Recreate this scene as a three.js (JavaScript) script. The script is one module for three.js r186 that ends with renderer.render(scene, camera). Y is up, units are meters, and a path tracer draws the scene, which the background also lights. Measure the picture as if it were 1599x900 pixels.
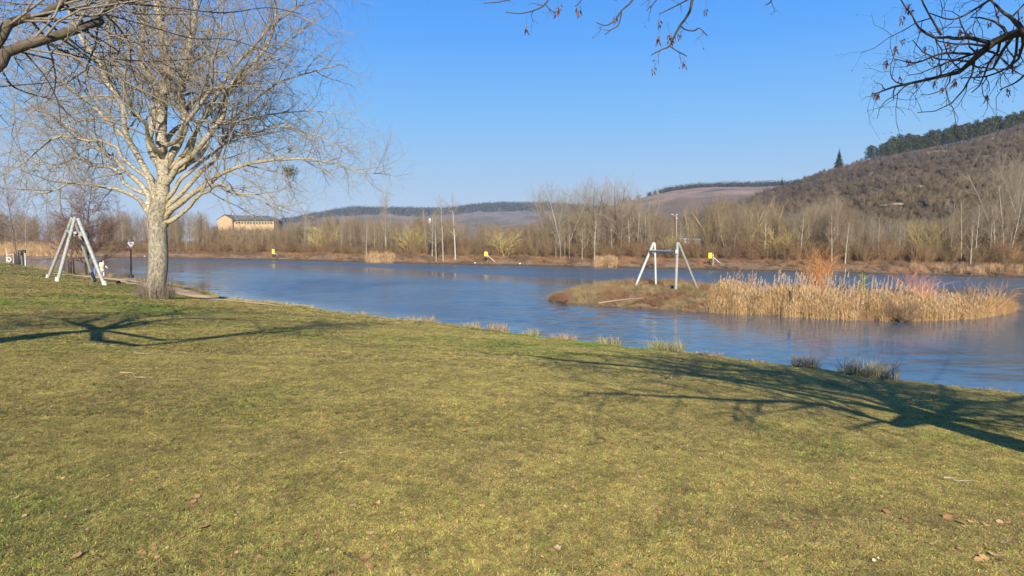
import * as THREE from 'three';
import { mergeGeometries } from 'three/addons/utils/BufferGeometryUtils.js';
import { MarchingCubes } from 'three/addons/objects/MarchingCubes.js';
import { RoundedBoxGeometry } from 'three/addons/geometries/RoundedBoxGeometry.js';

// ---------------------------------------------------------------- camera, sky, sun, exposure
const F = 1066, CX = 799.5, CY = 450, EYE = 4.0, PITCH = Math.atan(74 / F);
const scene = new THREE.Scene();
const camera = new THREE.PerspectiveCamera(2 * Math.atan(CY / F) * 180 / Math.PI, 16 / 9, 0.1, 9000);
camera.position.set(0, EYE, 0);
camera.rotation.x = -PITCH;
scene.add(camera);
const SUN_EL = 27 * Math.PI / 180, SUN_AZ = 0.05;                    // sun behind the camera
const SUN = new THREE.Vector3(Math.sin(SUN_AZ) * Math.cos(SUN_EL), Math.sin(SUN_EL), Math.cos(SUN_AZ) * Math.cos(SUN_EL));
const SUN_I = 5, EXPOSURE = 1.86, SKY_GAIN = 0.55;
{
  const W = 64, H = 512, data = new Float32Array(W * H * 4);
  // linear colours against elevation in degrees
  const stops = [[-90, .30, .34, .36], [0, .50, .62, .78], [4, .40, .58, .79], [9.4, .225, .52, .92], [16, .105, .39, .955], [19.5, .08, .34, .93], [30, .06, .26, .80], [50, .05, .20, .64], [90, .042, .16, .52]];
  for (let j = 0; j < H; j++) {
    const el = (j + 0.5) / H * 180 - 90;
    let k = 0; while (k < stops.length - 2 && el > stops[k + 1][0]) k++;
    const a = stops[k], b = stops[k + 1], t = k === 0 ? 0 : Math.min(1, Math.max(0, (el - a[0]) / (b[0] - a[0])));
    for (let i = 0; i < W; i++) { const o = (j * W + i) * 4; for (let c = 0; c < 3; c++) data[o + c] = (a[c + 1] + (b[c + 1] - a[c + 1]) * t) * SKY_GAIN; data[o + 3] = 1; }
  }
  const sky = new THREE.DataTexture(data, W, H, THREE.RGBAFormat, THREE.FloatType);
  sky.mapping = THREE.EquirectangularReflectionMapping; sky.magFilter = THREE.LinearFilter; sky.needsUpdate = true;
  scene.background = sky; scene.environment = sky;
}
const sun = new THREE.DirectionalLight(new THREE.Color(1, 0.9, 0.74), SUN_I);
sun.position.copy(SUN).multiplyScalar(120); sun.castShadow = true; sun.shadow.radius = 1;
Object.assign(sun.shadow.camera, { left: -120, right: 120, top: 120, bottom: -120, near: 1, far: 500 });
sun.shadow.mapSize.set(4096, 4096);
scene.add(sun, sun.target);
scene.fog = new THREE.FogExp2(new THREE.Color(.62, .74, .9), 0.0001);
const renderer = new THREE.WebGLRenderer();
renderer.toneMapping = THREE.LinearToneMapping; renderer.toneMappingExposure = EXPOSURE; renderer.shadowMap.enabled = true;

// ---------------------------------------------------------------- helpers
const V = (x, y, z) => new THREE.Vector3(x, y, z);
function rng(seed) { let s = seed >>> 0; return () => { s = (s + 0x6d2b79f5) | 0; let t = Math.imul(s ^ (s >>> 15), 1 | s); t = (t + Math.imul(t ^ (t >>> 7), 61 | t)) ^ t; return ((t ^ (t >>> 14)) >>> 0) / 4294967296; }; }
const hash = (x, y) => { let h = Math.imul(x | 0, 374761393) + Math.imul(y | 0, 668265263) | 0; h = Math.imul(h ^ (h >>> 13), 1274126177); return ((h ^ (h >>> 16)) >>> 0) / 4294967296; };
function vnoise(x, y, per = 0) {
  const xi = Math.floor(x), yi = Math.floor(y), fx = x - xi, fy = y - yi, u = fx * fx * (3 - 2 * fx), v = fy * fy * (3 - 2 * fy);
  const w = (n) => per ? ((n % per) + per) % per : n;
  const a = hash(w(xi), w(yi)), b = hash(w(xi + 1), w(yi)), c = hash(w(xi), w(yi + 1)), d = hash(w(xi + 1), w(yi + 1));
  return a + (b - a) * u + (c - a) * v + (a - b - c + d) * u * v;
}
function fbm(x, y, oct = 4, per = 0) { let s = 0, a = 0.5, n = 0; for (let i = 0; i < oct; i++) { s += a * vnoise(x + i * 17.3 * (per ? 0 : 1), y + i * 9.1 * (per ? 0 : 1), per); n += a; a *= 0.5; x *= 2; y *= 2; per *= 2; } return s / n; }
const clamp = (x, a = 0, b = 1) => Math.min(b, Math.max(a, x)), lerp = (a, b, t) => a + (b - a) * t;
const smooth = (a, b, x) => { const t = clamp((x - a) / (b - a)); return t * t * (3 - 2 * t); };
function table(list, x) { if (x <= list[0][0]) return list[0][1]; for (let i = 1; i < list.length; i++) if (x <= list[i][0]) return lerp(list[i - 1][1], list[i][1], (x - list[i - 1][0]) / (list[i][0] - list[i - 1][0])); return list[list.length - 1][1]; }
// where the line of sight through a point of the photograph (1599 x 900) runs
function ray(px, py) { const x = (px - CX) / F, y = -(py - CY) / F, c = Math.cos(PITCH), s = Math.sin(PITCH); return V(x, y * c - s, -y * s - c); }
function at(px, py, dist) { const r = ray(px, py); return r.multiplyScalar(dist / -r.z).add(V(0, EYE, 0)); }
function onY(px, py, y) { const r = ray(px, py); return r.multiplyScalar((y - EYE) / r.y).add(V(0, EYE, 0)); }
const taken = {};
function numbered(name) { const n = taken[name] = (taken[name] ?? -1) + 1; return n ? name + '_' + String(n).padStart(3, '0') : name; }
function shade(o) { o.traverse((m) => { if (m.isMesh) { m.castShadow = true; m.receiveShadow = true; } }); return o; }
function base(name, label, category, pos = V(0, 0, 0), turn = 0, group) { const g = new THREE.Group(); g.name = numbered(name); g.position.copy(pos); g.rotation.y = turn; g.userData = { label, category }; if (group) g.userData.group = group; scene.add(g); return g; }
function part(name, geo, mat, parent, extra) { const m = new THREE.Mesh(geo, mat); m.name = name; if (extra) Object.assign(m.userData, extra); m.castShadow = m.receiveShadow = true; parent.add(m); return m; }
function thing(name, geo, mat, label, category, group) { const m = part(numbered(name), geo, mat, scene); m.userData = { label, category }; if (group) m.userData.group = group; return m; }
function struct(name, geo, mat) { const m = part(name, geo, mat, scene); m.userData.kind = 'structure'; return m; }
function stuff(name, geo, mat, mats, colors, label, category, parent = scene) {
  const m = new THREE.InstancedMesh(geo, mat, mats.length); m.name = parent === scene ? numbered(name) : name; m.castShadow = m.receiveShadow = true;
  mats.forEach((x, i) => m.setMatrixAt(i, x)); if (colors) colors.forEach((c, i) => m.setColorAt(i, c));
  m.userData.kind = 'stuff'; if (label) { m.userData.label = label; m.userData.category = category; } parent.add(m); return m;
}
function copy(src, pos, turn, scl, label, group) { const r = src.clone(); r.name = numbered(src.name.replace(/_\d{3}$/, '')); r.position.copy(pos); r.rotation.set(0, turn, 0); if (Array.isArray(scl)) r.scale.set(...scl); else r.scale.setScalar(scl); r.userData = { ...src.userData }; if (label) r.userData.label = label; if (group) r.userData.group = group; else delete r.userData.group; scene.add(r); return r; }
const M4 = new THREE.Object3D();
function mat4(x, y, z, ry = 0, sx = 1, sy = sx, sz = sx, rx = 0, rz = 0) { M4.position.set(x, y, z); M4.rotation.set(rx, ry, rz, 'YXZ'); M4.scale.set(sx, sy, sz); M4.updateMatrix(); return M4.matrix.clone(); }
const C = (r, g, b) => new THREE.Color().setRGB(r, g, b);
function std(color, rough = 0.9, more = {}) { return new THREE.MeshStandardMaterial({ color, roughness: rough, ...more }); }
function tex(w, h, fn, srgb = true, repeat = true) {   // fn(u, v) gives linear 0..1 rgb, stored as sRGB bytes for colour maps
  const d = new Uint8Array(w * h * 4), enc = (x) => { x = clamp(x); return Math.round(255 * (srgb ? (x <= 0.0031308 ? 12.92 * x : 1.055 * Math.pow(x, 1 / 2.4) - 0.055) : x)); };
  for (let j = 0; j < h; j++) for (let i = 0; i < w; i++) { const c = fn((i + .5) / w, (j + .5) / h), o = (j * w + i) * 4; d[o] = enc(c[0]); d[o + 1] = enc(c[1]); d[o + 2] = enc(c[2]); d[o + 3] = 255; }
  const t = new THREE.DataTexture(d, w, h); t.magFilter = t.minFilter = THREE.LinearFilter; if (srgb) t.colorSpace = THREE.SRGBColorSpace; if (repeat) t.wrapS = t.wrapT = THREE.RepeatWrapping; t.needsUpdate = true; return t;
}
// growing mesh of tubes, cones, blades
class TB {
  constructor() { this.p = []; this.n = []; this.u = []; this.i = []; this.c = null; }
  get count() { return this.p.length / 3; }
  vert(p, n, u, v) { this.p.push(p.x, p.y, p.z); this.n.push(n.x, n.y, n.z); this.u.push(u, v); return this.count - 1; }
  tri(a, b, c) { this.i.push(a, b, c); }
  tube(pts, rad, sides = 5, cap = true, wob = 0, rnd = null) {
    const up = V(0, 0, 0), t = V(0, 0, 0), a = V(0, 0, 0), b = V(0, 0, 0), nn = V(0, 0, 0), q = V(0, 0, 0); let v = 0, first = this.count; const r0 = typeof rad === "function" ? rad(0) : rad[0], us = Math.max(.2, Math.round(r0 * 2 * Math.PI * 2) / 2);
    for (let k = 0; k < pts.length; k++) {
      t.copy(pts[Math.min(k + 1, pts.length - 1)]).sub(pts[Math.max(k - 1, 0)]).normalize();
      if (k === 0) { up.set(Math.abs(t.y) > 0.9 ? 1 : 0, Math.abs(t.y) > 0.9 ? 0 : 1, 0); }
      a.copy(up).addScaledVector(t, -up.dot(t)).normalize(); up.copy(a); b.crossVectors(t, a);
      if (k) v += pts[k].distanceTo(pts[k - 1]);
      const r = typeof rad === 'function' ? rad(k / (pts.length - 1)) : rad[k];
      for (let s = 0; s <= sides; s++) {
        const w = s / sides * Math.PI * 2; nn.copy(a).multiplyScalar(Math.cos(w)).addScaledVector(b, Math.sin(w));
        const rr = wob ? r * (1 + wob * (vnoise(Math.cos(w) * 1.5 + 7 + k * .7, Math.sin(w) * 1.5 + k * 0.35 + first % 97) - .5)) : r;
        q.copy(pts[k]).addScaledVector(nn, rr); this.vert(q, nn, w / (2 * Math.PI) * us, v);
      }
    }
    const w1 = sides + 1;
    for (let k = 0; k < pts.length - 1; k++) for (let s = 0; s < sides; s++) { const o = first + k * w1 + s; this.tri(o, o + 1, o + w1); this.tri(o + 1, o + w1 + 1, o + w1); }
    if (cap) { const k = pts.length - 1, c = this.vert(pts[k], t, 0, v), o = first + k * w1; for (let s = 0; s < sides; s++) this.tri(o + s, o + s + 1, c); }
    return this;
  }
  cone(p, q, r) {   // three-sided tapering twig
    const t = q.clone().sub(p).normalize(), a = V(t.y, t.z, t.x).cross(t).normalize(), b = V(0, 0, 0).crossVectors(t, a), o = this.count, n = V(0, 0, 0), x = V(0, 0, 0);
    for (let s = 0; s < 3; s++) { const w = s * 2.0944; n.copy(a).multiplyScalar(Math.cos(w)).addScaledVector(b, Math.sin(w)); this.vert(x.copy(p).addScaledVector(n, r), n, s / 3, 0); }
    const e = this.vert(q, t, .5, 1);
    for (let s = 0; s < 3; s++) this.tri(o + s, o + (s + 1) % 3, e);
    return this;
  }
  bud(p, dir, len, r) {
    const a = V(dir.y, dir.z, dir.x).cross(dir).normalize(), b = V(0, 0, 0).crossVectors(dir, a), o = this.count, n = V(0, 0, 0), x = V(0, 0, 0), m = p.clone().addScaledVector(dir, len * .45);
    for (let s = 0; s < 3; s++) { const w = s * 2.0944; n.copy(a).multiplyScalar(Math.cos(w)).addScaledVector(b, Math.sin(w)); this.vert(x.copy(m).addScaledVector(n, r), n, 0, 0); }
    const e0 = this.vert(p, dir, 0, 0), e1 = this.vert(x.copy(p).addScaledVector(dir, len), dir, 0, 0);
    for (let s = 0; s < 3; s++) { const s1 = (s + 1) % 3; this.tri(o + s, o + s1, e1); this.tri(o + s1, o + s, e0); }
    return this;
  }
  blade(p, q, mid, w, side) {   // flat bent leaf of two joints
    const n = V(0, 0, 0).crossVectors(side, q.clone().sub(p)).normalize(), o = this.count, x = V(0, 0, 0);
    this.vert(x.copy(p).addScaledVector(side, -w / 2), n, 0, 0); this.vert(x.copy(p).addScaledVector(side, w / 2), n, 1, 0);
    this.vert(x.copy(mid).addScaledVector(side, -w / 2 * .8), n, 0, .5); this.vert(x.copy(mid).addScaledVector(side, w / 2 * .8), n, 1, .5); this.vert(q, n, .5, 1);
    this.tri(o, o + 1, o + 3); this.tri(o, o + 3, o + 2); this.tri(o + 2, o + 3, o + 4); return this;
  }
  face(a, b, c, n) { const o = this.count; n = n || V(0, 0, 0).crossVectors(b.clone().sub(a), c.clone().sub(a)).normalize(); this.vert(a, n, 0, 0); this.vert(b, n, 1, 0); this.vert(c, n, .5, 1); this.tri(o, o + 1, o + 2); return this; }
  build() {
    const g = new THREE.BufferGeometry(); g.setAttribute('position', new THREE.Float32BufferAttribute(this.p, 3)); g.setAttribute('normal', new THREE.Float32BufferAttribute(this.n, 3)); g.setAttribute('uv', new THREE.Float32BufferAttribute(this.u, 2)); g.setIndex(this.i); return g;
  }
}
function sheet(nu, nv, fn, colorFn) {  // grid; fn(i/nu, j/nv) gives {p, u, v}
  const pos = [], uv = [], idx = [], col = [];
  for (let j = 0; j <= nv; j++) for (let i = 0; i <= nu; i++) { const r = fn(i / nu, j / nv, i, j); pos.push(r.p.x, r.p.y, r.p.z); uv.push(r.u ?? r.p.x, r.v ?? r.p.z); if (colorFn) { const c = colorFn(r.p, i / nu, j / nv); col.push(c[0], c[1], c[2]); } }
  for (let j = 0; j < nv; j++) for (let i = 0; i < nu; i++) { const a = j * (nu + 1) + i; idx.push(a, a + 1, a + nu + 2, a, a + nu + 2, a + nu + 1); }
  const g = new THREE.BufferGeometry(); g.setAttribute('position', new THREE.Float32BufferAttribute(pos, 3)); g.setAttribute('uv', new THREE.Float32BufferAttribute(uv, 2)); if (colorFn) g.setAttribute('color', new THREE.Float32BufferAttribute(col, 3));
  g.setIndex(idx); g.computeVertexNormals();
  const n = g.attributes.normal; let s = 0; for (let i = 0; i < n.count; i++) s += n.getY(i);
  if (s < 0) { for (let i = 0; i < idx.length; i += 3) { const t = idx[i]; idx[i] = idx[i + 1]; idx[i + 1] = t; } g.setIndex(idx); g.computeVertexNormals(); }
  return g;
}
const curve = (pts, n) => new THREE.CatmullRomCurve3(pts, false, 'centripetal').getPoints(n);
const perp = (d, rnd) => { const r = V(rnd() - .5, rnd() - .5, rnd() - .5); return r.addScaledVector(d, -r.dot(d)).normalize(); };
// recursive branch: out[lvl] receives tubes
function grow(out, p0, dir, len, r, lvl, P, rnd) {
  if (P.keep && !P.keep(p0, dir, len)) return;
  const n = P.segs[lvl], pts = [p0.clone()], d = dir.clone().normalize(), p = p0.clone(), step = len / n;
  if (lvl === P.max) {
    const q = p0.clone().addScaledVector(d, len * .55), e = V(0, 0, 0);
    d.add(perp(d, rnd).multiplyScalar(P.wander[lvl])); d.y += P.trop[lvl]; d.normalize(); e.copy(q).addScaledVector(d, len * .45);
    if (P.segs[lvl] > 1) { out[lvl].tube([p0, q, e], [r, r * .8, r * .35], 3, false); } else out[lvl].cone(p0, e, r);
    if (P.bud) { const bo = out.bud || out[lvl]; bo.bud(e, d, P.bud[0] * (.7 + rnd() * .6), P.bud[1]); if (P.bud[2] > rnd()) bo.bud(q, perp(d, rnd).addScaledVector(d, .8).normalize(), P.bud[0] * (.7 + rnd() * .5), P.bud[1]); }
    return;
  }
  for (let k = 0; k < n; k++) { d.add(perp(d, rnd).multiplyScalar(P.wander[lvl] * (.4 + rnd()))); d.y += P.trop[lvl]; d.normalize(); p.addScaledVector(d, step); pts.push(p.clone()); }
  const tip = P.tip[lvl];
  out[lvl].tube(pts, (t) => r * (1 - (1 - tip) * Math.pow(t, .9)), P.sides[lvl], false);
  branchesOn(out, pts, (t) => r * (1 - (1 - tip) * t), len, lvl, P, rnd);
}
function branchesOn(out, pts, rad, len, lvl, P, rnd, t0 = P.t0[lvl], lenScale = 1) {
  const cnt = Math.max(1, Math.round(P.n[lvl] * (P.perMetre ? (P.perMetre[lvl] ? len : 1) : 1) * (.8 + .4 * rnd())));
  let az = rnd() * 6.28;
  for (let c = 0; c < cnt; c++) {
    const t = clamp(t0 + (1 - t0) * (c + rnd() * .9) / cnt, 0, .995), k = t * (pts.length - 1), k0 = Math.min(Math.floor(k), pts.length - 2), fr = k - k0;
    const p = pts[k0].clone().lerp(pts[k0 + 1], fr), d = pts[k0 + 1].clone().sub(pts[k0]).normalize();
    az += 2.4 + (rnd() - .5) * .9;
    const a = perp(d, () => .37), s1 = V(Math.abs(d.y) > .9 ? 1 : 0, Math.abs(d.y) > .9 ? 0 : 1, 0); s1.addScaledVector(d, -s1.dot(d)).normalize(); const s2 = V(0, 0, 0).crossVectors(d, s1);
    let side = s1.multiplyScalar(Math.cos(az) * (P.flat ? P.flat[lvl] : 1)).addScaledVector(s2, Math.sin(az)).normalize();
    const ang = P.ang[lvl] * (.75 + .5 * rnd()), nd = d.clone().multiplyScalar(Math.cos(ang)).addScaledVector(side, Math.sin(ang));
    const taper = P.shape === 'cone' && lvl === 0 ? 1.15 - t : 1 - (P.fall ? P.fall[lvl] : .55) * t;
    const l = lenScale * (P.len[lvl] ? P.len[lvl] : len * P.ratio[lvl]) * taper * (.6 + .75 * rnd());
    const rr = Math.min(rad(t) * .72, Math.max(P.minR[lvl + 1], rad(t) * P.rr[lvl]));
    grow(out, p, nd, l, rr, lvl + 1, P, rnd);
  }
}

// ---------------------------------------------------------------- lie of the land
const T_ = [0.666, 0.746], S_ = [-0.746, 0.666];                     // across and along the near shore, as (x, distance)
const shoreT = (s) => 20.7 + 4.3 * smooth(38, 68, s) + 4.4 * smooth(85, 140, s) + 0.5 * (vnoise(s * .23, 3.1) - .5) + .25 * (vnoise(s * 1.1, 8.1) - .5);
function tsOf(x, d) { return [x * T_[0] + d * T_[1], x * S_[0] + d * S_[1]]; }
function profile(u) {
  if (u < 0) return 2.35 - 0.03 * u;
  if (u < 10) return 2.35 - 0.083 * u - .0005 * u * u;
  if (u < 20.5) { const w = u - 10; return 1.47 - 0.0935 * w - 0.0015 * w * w; }
  if (u < 21.2) return .323 - (u - 20.5) * .75;
  return Math.max(-1.6, -.202 - (u - 21.2) * .3);
}
function lawnY(x, d) { const [t, s] = tsOf(x, d), u = t * 21 / shoreT(s); return profile(u) + (u < 21 ? .07 * (fbm(x * .35 + 40, d * .35 + 11, 3) - .5) + .012 * (vnoise(x * 3, d * 3) - .5) : 0); }
const uOf = (x, d) => { const [t, s] = tsOf(x, d); return t * 21 / shoreT(s); };
function onLawn(px, py) {
  const r = ray(px, py); r.multiplyScalar(1 / -r.z); let a = 1;
  for (let z = 1.5; z < 160; z += .1) { if (EYE + r.y * z < lawnY(r.x * z, z)) break; a = z; }
  if (a > 155) { let l2 = 20, h2 = 150; for (let k = 0; k < 30; k++) { const m = (l2 + h2) / 2; if (uOf(r.x * m, m) < 19.6) l2 = m; else h2 = m; } return V(r.x * l2, lawnY(r.x * l2, l2), -l2); }
  let lo = a, hi = a + .12; for (let k = 0; k < 12; k++) { const m = (lo + hi) / 2; if (EYE + r.y * m < lawnY(r.x * m, m)) hi = m; else lo = m; }
  return V(r.x * lo, lawnY(r.x * lo, lo), -lo);
}
const atLawn = (x, d) => V(x, lawnY(x, d), -d);
// far shore, as seen along the water's edge
const SHORE = [[-420, 394], [-200, 395.5], [0, 398], [90, 400], [180, 402], [300, 403.5], [440, 406], [580, 409.5], [740, 413.5], [860, 416], [940, 417.5], [1100, 421], [1240, 424.5], [1445, 429.5], [1599, 433.5], [1800, 440], [2200, 452]];
const shoreDist = (px) => { const y = table(SHORE, px) + .8 * (vnoise(px * .05, 2) - .5); return EYE * F / (y - 376); };
const bankY = (w, px = 0) => (w < 0 ? .18 * w : w < .3 ? w * .9 : w < 3 ? .27 + (w - .3) * .24 : w < 7 ? .92 + (w - 3) * .13 : 1.44 + Math.min(1.2, (w - 7) * .012)) + (w > .2 ? .22 * (fbm(px * .06, w * .45, 3) - .5) * Math.min(1, w * .6) : 0);
function bank(px, w) { const d = shoreDist(px) + w; return V((px - CX) / F * d, bankY(w, px), -d); }

// ground under everything, out to the horizon
{
  const R = [0, 120, 225, 300, 600, 1500, 4000, 7500];
  struct('ground', sheet(64, R.length - 1, (a, b, i, j) => { const w = a * Math.PI * 2; return { p: V(-30 + R[j] * Math.cos(w), j < 3 ? -1.8 : 1.0, -110 + R[j] * Math.sin(w)) }; }), std(C(.16, .13, .08)));
}
// lawn
const patchTone = (x, d) => {  // how dry the turf is, 0 green .. 1 straw, and how brown
  const a = fbm(x * .22 + 3, d * .22 + 9, 4), b = fbm(x * .9 + 31, d * .9 + 5, 3), c = fbm(x * .05 + 70, d * .05, 2);
  let dry = smooth(.33, .66, a * .55 + b * .3 + c * .25);
  dry = clamp(dry - .3 * smooth(6.2, 3.6, d) * smooth(1, -3, x) + .12 * smooth(5, 9, d) * smooth(22, 14, d));
  return [dry, smooth(.56, .75, fbm(x * .6 + 90, d * .6 + 21, 4)) * .5];
};
const turf = (dry, brown, k = 1) => { const g = [.105, .15, .02], s = [.295, .222, .07], b = [.155, .105, .055]; return [0, 1, 2].map((c) => k * lerp(lerp(g[c], s[c], dry), b[c], brown)); };
const lawnTex = tex(1024, 1024, (u, v) => {
  const a = vnoise(u * 256, v * 256, 256), b = vnoise(u * 110 + .5, v * 110, 110), c = fbm(u * 24, v * 24, 3, 24), e = vnoise(u * 512, v * 512, 512);
  const k = .42 + .75 * a * a + .25 * b + .5 * (c - .5) + .35 * (e - .5);
  return [k * (.95 + .25 * b), k * (.97 + .1 * e), k * (.8 + .3 * a)].map((x) => x * .78);
});
const lawnBump = tex(512, 512, (u, v) => { const h = .6 * vnoise(u * 128, v * 128, 128) + .4 * vnoise(u * 256, v * 256, 256); return [h, h, h]; }, false);
const ST = (s, u) => { const t = u * shoreT(s) / 21; return [t * T_[0] + s * S_[0], t * T_[1] + s * S_[1]]; };
{
  const m = std(C(1, 1, 1), 1, { map: lawnTex, vertexColors: true, bumpMap: lawnBump, bumpScale: .025 });
  struct('lawn', sheet(640, 150, (a, b) => { const s = lerp(-50, 205, a), u = lerp(-50, 26, Math.pow(b, .75)), [x, d] = ST(s, u); return { p: V(x, lawnY(x, d) - .016, -d), u: x / 3.3, v: d / 3.3 }; },
    (p) => { const u = uOf(p.x, -p.z); if (u > 20.75) return [.09, .075, .045]; const [dry, br] = patchTone(p.x, -p.z); return turf(clamp(dry + .05), br, .45); }), m);
}
// strip of sand behind the big tree
const sandIn = (s, u) => { const a = smooth(32.5, 38, s) * smooth(84, 70, s), mid = lerp(19.0, 17.3, smooth(40, 75, s)), half = 1.05 * a * (.75 + .5 * vnoise(s * .5, 5)); return half - Math.abs(u - mid); };
{
  const g = sheet(160, 10, (a, b) => { const s = lerp(32.8, 83.5, a), mid = lerp(19.0, 17.3, smooth(40, 75, s)), am = smooth(32.5, 38, s) * smooth(84, 70, s), half = Math.max(.02, 1.05 * am * (.75 + .5 * vnoise(s * .5, 5)) + .1 * (vnoise(s * 3, b > .5 ? 1 : 9) - .5)), u = mid + (b - .5) * 2 * half, [x, d] = ST(s, u); return { p: V(x, lawnY(x, d) + .03, -d), u: x / 2, v: d / 2 }; });
  struct('sand_path', g, std(C(1, 1, 1), 1, { map: tex(256, 256, (u, v) => { const k = .75 + .4 * vnoise(u * 64, v * 64, 64) * fbm(u * 8, v * 8, 3, 8) + .2 * (vnoise(u * 128, v * 128, 128) - .5); return [.68 * k, .44 * k, .205 * k]; }) }));
}
// far bank
const bankTex = tex(512, 512, (u, v) => { const a = fbm(u * 32, v * 32, 4, 32), b = vnoise(u * 128, v * 128, 128), k = .45 + .9 * a * b + .3 * (b - .5) + .25 * a; return [.245 * k, .152 * k * (.9 + .25 * a), .088 * k]; });
{
  const W = [-6, -1.5, 0, .15, .3, .8, 1.4, 2, 3, 4, 5, 6, 8, 11, 15, 22, 40, 80, 180, 420];
  struct('far_bank', sheet(420, W.length - 1, (a, b, i, j) => { const px = lerp(-420, 2200, a), p = bank(px, W[j]); return { p, u: p.x / 5, v: p.z / 5 }; }, (p) => { const wet = smooth(.34, .12, p.y), k = .6 + .55 * fbm(p.x * .5, p.z * .5, 3); return [lerp(1, .32, wet) * k, lerp(1, .34, wet) * k, lerp(1, .38, wet) * k]; }), std(C(1, 1, 1), 1, { map: bankTex, vertexColors: true }));
}
// lake: one sheet; the wind ruffles a band off the far shore
const BAND = [[-400, 399], [150, 403.5], [270, 407], [300, 408], [440, 412], [580, 418], [740, 428.5], [860, 433.5], [990, 440], [1240, 446], [1400, 449], [1599, 452], [2200, 470]];
{
  const X0 = -150, X1 = 85, D0 = 12, D1 = 222, N = 2048, h = new Float32Array(N * N), dx = (X1 - X0) / N, dd = (D1 - D0) / N;
  for (let j = 0; j < N; j++) for (let i = 0; i < N; i++) {
    const x = X0 + i * dx, d = D0 + j * dd, wx = x * .9 + d * .22, wd = d * 1.0 - x * .2;
    h[j * N + i] = vnoise(wx * 1.5, wd * 2.6) * .22 + vnoise(wx * 2.6 + 9, wd * 4.4) * .10 + vnoise(wx * .8 + 4, wd * 1.4) * .16;
  }
  const d8 = new Uint8Array(N * N * 4), rough = new Uint8Array(N * N * 4);
  for (let j = 0; j < N; j++) for (let i = 0; i < N; i++) {
    const x = X0 + i * dx, d = D0 + j * dd, px = CX + F * x / d, py = 376 + EYE * F / d, by = table(BAND, px) + 1.1 * (vnoise(x * .25, d * .1) - .5), sy = table(SHORE, px);
    const band = smooth(by + .35, by - .35, py) * smooth(sy + .6, sy + 2.2, py) * (px > 140 ? smooth(140, 330, px) : 0);
    const patch = smooth(.38, .62, fbm(x * .045 + 3, d * .06 + 8, 3));
    let A = .02 + .09 * patch * smooth(1250, 900, px) * smooth(300, 600, px) + .03 * patch;
    A *= 1 - .75 * smooth(by + 14, by, py); A *= .55;
    A = lerp(A, .16, band);
    { const u = uOf(x, d), calm = lerp(.13, .27, smooth(940, 700, px) * (.6 + .4 * patch)), edge = lerp(.11, 1, smooth(21.2, 25.5, u)); let R = lerp((.09 + .05 * patch) * (1 - .45 * smooth(960, 1120, px) * smooth(575, 540, py)), calm, smooth(300, 420, px)) * edge; R = lerp(R, .15, smooth(by + 16, by + 3, py)); R = lerp(R, .33 + .14 * (fbm(x * .02 + 1, d * .14, 3) - .5), band); rough[(j * N + i) * 4 + 1] = Math.round(255 * clamp(R)); rough[(j * N + i) * 4 + 3] = 255; }
    const o = j * N + i, sx = A * (h[j * N + Math.min(i + 1, N - 1)] - h[j * N + Math.max(i - 1, 0)]) / (2 * dx), sd = A * (h[Math.min(j + 1, N - 1) * N + i] - h[Math.max(j - 1, 0) * N + i]) / (2 * dd), l = 1 / Math.hypot(sx, sd, 1);
    d8[o * 4] = Math.round(127.5 - 127.5 * sx * l); d8[o * 4 + 1] = Math.round(127.5 - 127.5 * sd * l); d8[o * 4 + 2] = Math.round(127.5 + 127.5 * l); d8[o * 4 + 3] = 255;
  }
  const rt = new THREE.DataTexture(rough, N, N); rt.magFilter = rt.minFilter = THREE.LinearFilter; rt.needsUpdate = true;
  const t = new THREE.DataTexture(d8, N, N); t.magFilter = t.minFilter = THREE.LinearFilter; t.needsUpdate = true;
  // wavelets: trains of sines about the wind's direction, each length only where the mesh is fine enough to carry it
  const r = rng(12), trains = []; for (const [len, n, far] of [[.36, 8, 27], [.62, 9, 50], [1.1, 9, 100], [1.9, 6, 400]]) for (let k = 0; k < n; k++) { const a = .12 + (r() - .5) * 1.15, l = len * (.75 + .5 * r()), w = 2 * Math.PI / l; trains.push([w * Math.sin(a), w * Math.cos(a), r() * 6.283, 1 / w / Math.sqrt(n), far]); }
  const slope = (x, d) => {
    const px = CX + F * x / d, py = 376 + EYE * F / d, by = table(BAND, px) + 1.1 * (vnoise(x * .25, d * .1) - .5), sy = table(SHORE, px);
    const band = smooth(by + .25, by - .25, py) * smooth(sy + .5, sy + 1.8, py) * (px > 140 ? smooth(140, 330, px) : 0), patch = smooth(.36, .64, fbm(x * .05 + 3, d * .07 + 8, 3)), u = uOf(x, d);
    let A = (.03 + .036 * patch) * lerp(1, .33, smooth(930, 1250, px)) * lerp(.16, 1, smooth(by + 3, by + 17, py)); A *= lerp(.2, 1, smooth(21.5, 26, u)); A *= 1 - .7 * smooth(960, 1120, px) * smooth(478, 492, py) * smooth(575, 540, py); if (px < 140) A *= .35;
    return lerp(A, .07, band);
  };
  const NR = 520, NC = 400, g = sheet(NC, NR, (a, b) => { const d = 13 * Math.pow(185 / 13, b), x = d * lerp(-1.0, 1.0, a), A = slope(x, d); let y = 0; for (const [kx, kd, ph, am, far] of trains) y += am * Math.sin(kx * x + kd * d + ph) * smooth(far, far * .7, d); return { p: V(x, y * A * .8, -d), u: (x - X0) / (X1 - X0), v: (d - D0) / (D1 - D0) }; });
  { const m = 2.2; const fl = new THREE.PlaneGeometry(300, 240).rotateX(-Math.PI / 2); fl.translate(-32, -.16, -128); struct('lake_bottom', fl, std(C(.03, .035, .03), .9)); }
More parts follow.
